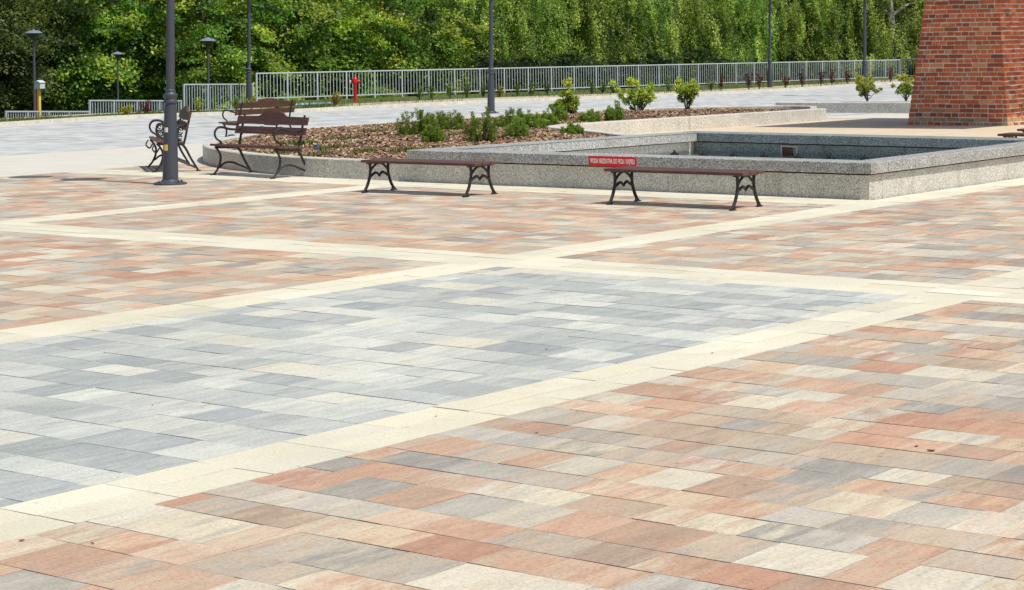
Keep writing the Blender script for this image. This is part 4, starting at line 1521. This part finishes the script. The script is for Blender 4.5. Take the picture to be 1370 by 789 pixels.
for i, (x, y, lab) in enumerate([(193, 152.5, 'reddish low plant at the middle stepped railing'), (285, 147, 'green weedy plant in front of the upper stepped railing'), (425, 141.5, 'straggly brown plant on the blue patch left of the hydrant')]):
    small_plant('weed', lab, verge_p(x, y), 0.6, 0.45, 460 + i, [RP, GP, [(0.25, 0.13, 0.08), (0.2, 0.16, 0.06)]][i], None)
for q, sz, lab in [((29, 724), 0.020, 'dark leaf scrap on the light band at the bottom left photo edge'), ((124, 728), 0.016, 'dark leaf scrap on a brownish slab just below the light band'), ((204, 543), 0.014, 'tiny dark scrap in the left of the grey field'),
                   ((584, 557), 0.020, 'ochre leaf scrap on the light band below the grey field'), ((718, 580), 0.016, 'dark leaf scrap on an orange slab below the light band'), ((1246, 604), 0.035, 'curled dark leaf scrap at the right, among pale orange slabs'),
                   ((731, 468), 0.016, 'dark leaf scrap in the middle of the grey field'), ((953, 473), 0.018, 'dark leaf scrap on the light band right of the grey field'), ((1226, 598), 0.018, 'dark leaf scrap left of the curled one, at the right')]:
    p = at(*q); r2 = random.Random(q[0]); sz *= 0.42
    mb = MB(); n = 8
    ring = [(sz * (1.3 + .5 * r2.random()) * math.cos(2 * PI * k / n), sz * (0.6 + .4 * r2.random()) * math.sin(2 * PI * k / n), 0.004 + 0.35 * sz * r2.random()) for k in range(n)]
    mb.add(ring + [(0, 0, 0.003)] + [(a_, b_, c_ + 0.0015) for a_, b_, c_ in ring] + [(0, 0, 0.006)],
           [(k, (k + 1) % n, n) for k in range(n)] + [(n + 1 + k, n + 1 + (k + 1) % n, 2 * n + 1) for k in range(n)] + [(k, (k + 1) % n, n + 1 + (k + 1) % n, n + 1 + k) for k in range(n)])
    o = mb.build('dead_leaf', MAT['yellow_paint'] if q[0] == 584 else MAT['bark'])
    o.location = (p.x, p.y, 0.0); o.rotation_euler.z = r2.random() * 6
    tag(o, lab, 'dead leaf', 'leaf scraps on the paving')
# low weeds among the chips (uncounted ground cover)
wp = []
for (x, y, rr, n) in [(445, 200, 0.35, 260), (460, 190, 0.4, 200), (400, 196, 0.4, 240), (380, 203, 0.3, 200), (500, 181, 0.35, 160), (545, 205, 0.3, 160), (420, 206, 0.3, 120), (600, 188, 0.3, 120), (490, 205, .25, 100)]:
    c = at(x, y, 0.3)
    for _ in range(n):
        a = rnd.uniform(0, 2 * PI); q = rr * rnd.random()
        X, Y = c.x + q * math.cos(a), c.y + q * math.sin(a)
        if poly_contains(BED_D, X, Y): wp.append((X, Y, mulch_z(X, Y)))
tag(grass_blades('weeds', wp, 0.03, 0.10, [(0.14, 0.18, 0.03), (0.22, 0.22, 0.06), (0.08, 0.13, 0.02)], 0.02), kind='stuff')

# ------------------------------------------------------------------ trees
def limbs(mb, H, R, r, n, z0f=0.15, r0=0.16):
    tr_ = smooth_path([(0, 0, -0.3), (r.uniform(-.15, .15), r.uniform(-.15, .15), H * 0.3), (r.uniform(-.3, .3), r.uniform(-.3, .3), H * 0.65), (r.uniform(-.3, .3), r.uniform(-.3, .3), H * 0.95)], 5)
    mb.tube(tr_, [r0 * 1.25, r0, r0 * 0.6, r0 * 0.15], 9)
    tips = []
    for i in range(n):
        k = int(len(tr_) * r.uniform(z0f, 0.85)); b = tr_[k]
        a = i * 2.4 + r.uniform(-.4, .4)
        q = R * r.uniform(0.5, 0.9) * (1 - 0.4 * b.z / H)
        e_ = b + Vector((q * math.cos(a), q * math.sin(a), r.uniform(0.2, 0.9) * q))
        m_ = b.lerp(e_, 0.5) + Vector((0, 0, 0.12 * q))
        pth = smooth_path([b, m_, e_], 4)
        mb.tube(pth, [r0 * 0.42, r0 * 0.10], 6, cap=False)
        tips.append(pth)
        for s in (0.45, 0.7):
            bb = pth[int(len(pth) * s)]
            ee = bb + Vector((r.uniform(-1, 1), r.uniform(-1, 1), r.uniform(0, .8))) * q * 0.4
            mb.tube([bb, ee], [r0 * 0.16, r0 * 0.05], 5, cap=False); tips.append([bb, ee])
    return tips


def broad_mesh(seed, H, R, ncl, per, cols, leaf=(0.13, 0.22), zlow=0.06, flat=0.30):
    r = random.Random(seed)
    rng = np.random.default_rng(seed)
    trunk = MB(); limbs(trunk, H, R, r, 11)
    # lobed crown: cluster centres near the outside of an uneven body
    n = ncl
    th = rng.uniform(0, 2 * PI, n); u = rng.uniform(-1, 1, n)
    low = rng.random(n) < 0.55
    u = np.where(low, rng.uniform(-1, 0.0, n), u)
    rad = rng.uniform(0.12, 1.0, n) ** 0.45
    lob = 1 + 0.20 * np.sin(3 * th + seed) * np.cos(2.5 * u * 3) + 0.14 * np.sin(7 * th + 4 * u + seed * 2)
    prof = np.sqrt(np.clip(1 - np.abs(u) ** 2.6, 0, 1))
    zc = (zlow + 1.0) / 2 * H; hz = (1.0 - zlow) / 2 * H
    C = np.stack([R * rad * prof * lob * np.cos(th), R * rad * prof * lob * np.sin(th), zc + hz * u * 0.98], 1)
    out = unit(np.stack([np.cos(th), np.sin(th), 0.25 + 0.5 * u], 1))
    cr_ = rng.uniform(0.36, 0.80, n)
    base = np.array(cols)[rng.integers(0, len(cols), n)]
    base = base * rng.uniform(0.6, 1.3, (n, 1))
    cc = np.repeat(np.arange(n), per); N = len(cc)
    off = rng.normal(0, 1, (N, 3)) * np.array([0.55, 0.55, 0.55])
    o_ = out[cc]
    # flatten each spray along a tilted axis
    ax = unit(np.array([0, 0, 1.0]) + 0.55 * o_ + rng.normal(0, 0.25, (n, 3))[cc])
    comp = (off * ax).sum(1, keepdims=True)
    off = off - ax * comp * (1 - flat)
    P = C[cc] + off * cr_[cc][:, None]
    nr = unit(ax + rng.normal(0, 0.45, (N, 3)))
    d = unit(o_ + rng.normal(0, 0.7, (N, 3)) - np.array([0, 0, 0.35]))
    V = leaf_quads(P, d, nr, rng.uniform(leaf[0], leaf[1], N), rng.uniform(leaf[0], leaf[1], N) * 0.62)
    col = base[cc] * rng.uniform(0.75, 1.25, (N, 1))
    return V, np.concatenate([col, np.ones((N, 1))], 1), trunk


def birch_mesh(seed, H, R, ncl, cols, leaf=(0.07, 0.12), per=62, r0=0.13):
    r = random.Random(seed); rng = np.random.default_rng(seed)
    trunk = MB()
    tips = limbs(trunk, H, R, r, 16, 0.10, r0)
    anchors = []
    for p in tips:
        for _ in range(ncl // len(tips) + 1):
            k = r.random() ** 0.6; i = min(len(p) - 2, int(k * (len(p) - 1)))
            q = p[i].lerp(p[i + 1], r.random())
            anchors.append((q.x + r.gauss(0, .45), q.y + r.gauss(0, .45), q.z + r.gauss(0, .4)))
    for _ in range(ncl // 2):
        a = r.uniform(0, 2 * PI); q = R * math.sqrt(r.uniform(0.3, 1.0)) * (1 + .22 * math.sin(3 * a + seed))
        anchors.append((q * math.cos(a), q * math.sin(a), H * r.uniform(0.10, 0.92)))
    A = np.array(anchors); n = len(A)
    ln = rng.uniform(0.6, 2.7, n) * rng.uniform(0.5, 1.0, n)
    low = 2.0 + 0.6 * np.sin(A[:, 0] * 1.7 + seed) * np.cos(A[:, 1] * 1.3)
    A[:, 2] = np.maximum(A[:, 2], low + 0.3 + rng.random(n) * 0.8)
    ln = np.minimum(ln, np.maximum(0.25, A[:, 2] - low))
    wd = rng.uniform(0.07, 0.24, n)
    out = unit(np.stack([A[:, 0], A[:, 1], np.zeros(n)], 1) + 1e-6)
    cc = np.repeat(np.arange(n), (per * 0.8 * (0.4 + ln)).astype(int)); N = len(cc)
    t = rng.random(N)
    P = A[cc].copy()
    taper = (1.0 - 0.65 * t)[:, None]
    P += rng.normal(0, 1, (N, 3)) * np.stack([wd, wd, wd * 0.5], 1)[cc] * taper
    P += out[cc] * (np.sqrt(t) * 0.45)[:, None]
    P[:, 2] -= t * ln[cc]
    d = unit(rng.normal(0, .75, (N, 3)) - np.array([0, 0, .8]))
    nr = unit(rng.normal(0, .8, (N, 3)) + out[cc] * 0.7 + np.array([0, 0, .5]))
    V = leaf_quads(P, d, nr, rng.uniform(leaf[0], leaf[1], N) * 1.2, rng.uniform(leaf[0], leaf[1], N) * 0.75)
    K = rng.uniform(0.5, 1.4, n); T = rng.integers(0, len(cols), n)
    col = np.array(cols)[T][cc] * (K[cc] * rng.uniform(0.75, 1.25, N))[:, None]
    return V, np.concatenate([col, np.ones((N, 1))], 1), trunk


BC = [(0.20, 0.345, 0.062), (0.14, 0.275, 0.052), (0.28, 0.40, 0.070), (0.42, 0.50, 0.09), (0.07, 0.15, 0.036)]
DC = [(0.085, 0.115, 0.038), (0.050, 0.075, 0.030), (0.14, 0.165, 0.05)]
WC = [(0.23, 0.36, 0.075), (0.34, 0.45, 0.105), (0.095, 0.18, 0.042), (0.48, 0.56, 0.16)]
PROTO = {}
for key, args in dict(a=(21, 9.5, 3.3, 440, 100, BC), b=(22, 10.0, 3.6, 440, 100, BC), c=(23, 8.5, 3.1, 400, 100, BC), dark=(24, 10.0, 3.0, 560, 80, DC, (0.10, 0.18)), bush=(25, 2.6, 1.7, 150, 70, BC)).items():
    PROTO[key] = broad_mesh(*args)
for key, args in dict(w1=(31, 9.5, 2.9, 640, WC), w2=(32, 10.5, 3.2, 680, WC), w3=(33, 9.0, 2.8, 600, WC)).items():
    PROTO[key] = birch_mesh(*args)
PROTO['w4'] = birch_mesh(36, 9.5, 3.1, 300, WC, r0=0.26)
PROTO['v1'] = birch_mesh(35, 10.0, 3.2, 640, [(0.07, 0.14, 0.03), (0.10, 0.18, 0.036), (0.045, 0.095, 0.024)], (0.09, 0.15))  # leaf colours darkened so the back row paints in shaded gaps
ROOTS = {}


def tree(kind, px, d, label, cat='tree', group=None, name=None, rz=None, sc=1.0, dz=0.0):
    p = atd(px, 120, d)
    z = terrain(p.x, p.y) - 0.05 + dz
    if rz is None: rz = rnd.uniform(0, 2 * PI)
    birch = kind[0] in 'wv'
    nm = name or ('birch_tree' if birch else 'leafy_tree')
    if kind in ROOTS:
        r = dup(ROOTS[kind], (p.x, p.y, z), rz, label, group, sc)
        r.name = nm
        return r
    V, c, trunk = PROTO[kind]
    t = thing(nm, label, cat, (p.x, p.y, z), rz, group, scale=sc)
    quad_mesh('crown', V, MAT['leaf'], dict(tint=c), t)
    trunk.build('trunk', MAT['birch_bark' if birch else 'bark'], t, smooth=True)
    ROOTS[kind] = t
    return t


GT = 'broad-leaved trees behind the railings'
front = [('a', 108, 90, 'bright leafy tree behind the smallest mushroom lamp'), ('b', 196, 93, 'leafy green tree directly behind the nearest lamp post'),
         ('c', 283, 91, 'leafy tree behind the right one of the mushroom lamps'), ('b', 372, 95, 'leafy tree at the left end of the long railing'),
         ('a', 462, 97, 'broad leafy tree right behind the red hydrant'), ('c', 546, 99, 'yellowish leafy tree between the hydrant and the middle lamp post')]
for k, x, d, lab in front: tree(k, x, d, lab, group=GT, sc=rnd.uniform(0.95, 1.1))
rear = [('b', 150, 111), ('a', 240, 112), ('c', 330, 113), ('b', 420, 116), ('a', 508, 118), ('c', 590, 120)]
for i, (k, x, d) in enumerate(rear):
    tree(k, x, d, 'dim leafy tree of the second row, behind the left railings, %s from left' % ORD[i], group='second row of leafy trees', sc=1.2)
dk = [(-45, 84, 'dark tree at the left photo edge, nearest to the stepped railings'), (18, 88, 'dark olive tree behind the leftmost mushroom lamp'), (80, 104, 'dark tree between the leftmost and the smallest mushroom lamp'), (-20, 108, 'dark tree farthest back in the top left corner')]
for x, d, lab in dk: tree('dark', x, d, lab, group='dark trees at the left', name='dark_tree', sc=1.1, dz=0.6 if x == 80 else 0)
bx = [(622, 106), (694, 109), (768, 112), (838, 114), (910, 117), (982, 119), (1052, 121), (1122, 123), (1192, 124), (1262, 126), (1335, 128)]
where = ['left of the middle lamp post', 'just right of the middle lamp post', 'above the leftmost yellow shrub', 'above the broadest yellow shrub', 'above the slim yellow shrub', 'left of the thinnest lamp post',
         'right of the thinnest lamp post', 'left of the lamp post nearest the tower', 'with pale bare limbs left of the tower', 'half hidden by the brick tower', 'hidden behind the brick tower']
for i, (x, d) in enumerate(bx):
    tree('w4' if i in (3, 8) else 'w%d' % (i % 3 + 1), x, d, 'weeping birch behind the railing, ' + where[i], group='weeping birches behind the railing', sc=rnd.uniform(0.97, 1.1))
for i, x in enumerate(range(650, 1330, 85)):
    tree('v1', x, 132 + i * 1.5, 'birch with shade-darkened leaves in the row farther back, %s from the left' % ORD[i], group='second row of birches', sc=1.2)
for i, x in enumerate(range(330, 640, 62)):
    f_ = (x - 343) / 860; d = 76 + 35 * f_ + 5
    tree('bush', x + rnd.uniform(-15, 15), d, 'low bush just behind the long railing, %s from the left' % ORD[i], 'bush', 'bushes behind the long railing', 'bush', sc=rnd.uniform(0.55, 0.8))


PROTO['under'] = broad_mesh(27, 2.8, 1.9, 170, 60, [(0.035, 0.060, 0.02), (0.05, 0.085, 0.026), (0.022, 0.04, 0.016)])  # bushes added with near-black leaves to paint shade below the crowns
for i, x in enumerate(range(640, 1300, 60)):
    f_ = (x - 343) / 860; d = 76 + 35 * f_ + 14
    tree('under', x + rnd.uniform(-12, 12), d, 'added bush with shade-dark leaves under the birches, %s from the left' % ORD[i], 'bush', 'bushes darkened as shade under the birches', 'shade_bush', sc=rnd.uniform(0.95, 1.2))


def far_wood():
    """a distant wood reading as one mass"""
    n = 60000
    x = RNG.uniform(-110, 60, n)     # along the view's right axis
    f = 165 + RNG.uniform(0, 14, n) + 3 * np.sin(x * 0.35)
    P0 = RT.xy; P1 = FW.xy
    X = P0[0] * x + P1[0] * f; Y = P0[1] * x + P1[1] * f
    zt = 14 + 3 * np.sin(x * 0.2) + 2 * np.sin(x * 0.53 + 1)
    base = np.array([terrain(a, b) for a, b in zip(X[::50], Y[::50])]).repeat(50)[:n]
    Z = base + RNG.uniform(-0.5, 1, n) * zt * 0.5 + zt * 0.5
    C = np.stack([X, Y, Z], 1)
    V = leaf_quads(C, RNG.normal(0, 1, (n, 3)), unit(RNG.normal(0, .6, (n, 3)) + np.array([.4, -.5, .6])), RNG.uniform(0.5, 1.0, n), RNG.uniform(0.4, 0.8, n))
    o = quad_mesh('far_wood', V, MAT['leaf'], dict(tint=tint(n, [(0.05, 0.085, 0.02), (0.035, 0.065, 0.018), (0.08, 0.11, 0.025)])))
    tag(o, kind='stuff')


far_wood()

# ------------------------------------------------------------------ light
AZ = math.radians(-2.5); EL = math.radians(60.5)
sd = Vector((math.cos(EL) * math.cos(AZ), math.cos(EL) * math.sin(AZ), math.sin(EL)))
sun = bpy.data.lights.new('sun', 'SUN'); sun.energy = 4.2; sun.angle = math.radians(0.5); sun.color = (1.0, 0.955, 0.87)
so = bpy.data.objects.new('sun', sun); COL.objects.link(so)
so.rotation_euler = sd.to_track_quat('Z', 'Y').to_euler(); so.location = (10, 0, 30)
wd_ = bpy.data.worlds.new('World'); SC.world = wd_; wd_.use_nodes = True
nt = wd_.node_tree; nt.nodes.clear()
sky = nt.nodes.new('ShaderNodeTexSky'); sky.sky_type = 'NISHITA'; sky.sun_disc = False
sky.sun_elevation = EL; sky.sun_rotation = PI / 2 - AZ; sky.air_density = 0.75; sky.dust_density = 2.2; sky.ozone_density = 0.6
bg = nt.nodes.new('ShaderNodeBackground'); bg.inputs[1].default_value = 0.12
wo = nt.nodes.new('ShaderNodeOutputWorld')
nt.links.new(sky.outputs[0], bg.inputs[0]); nt.links.new(bg.outputs[0], wo.inputs[0])
SC.view_settings.view_transform = 'Standard'; SC.view_settings.look = 'None'
SC.view_settings.exposure = 0.0; SC.view_settings.gamma = 1.0
SC.cycles.max_bounces = 6; SC.cycles.transparent_max_bounces = 8
SC.cycles.use_denoising = True
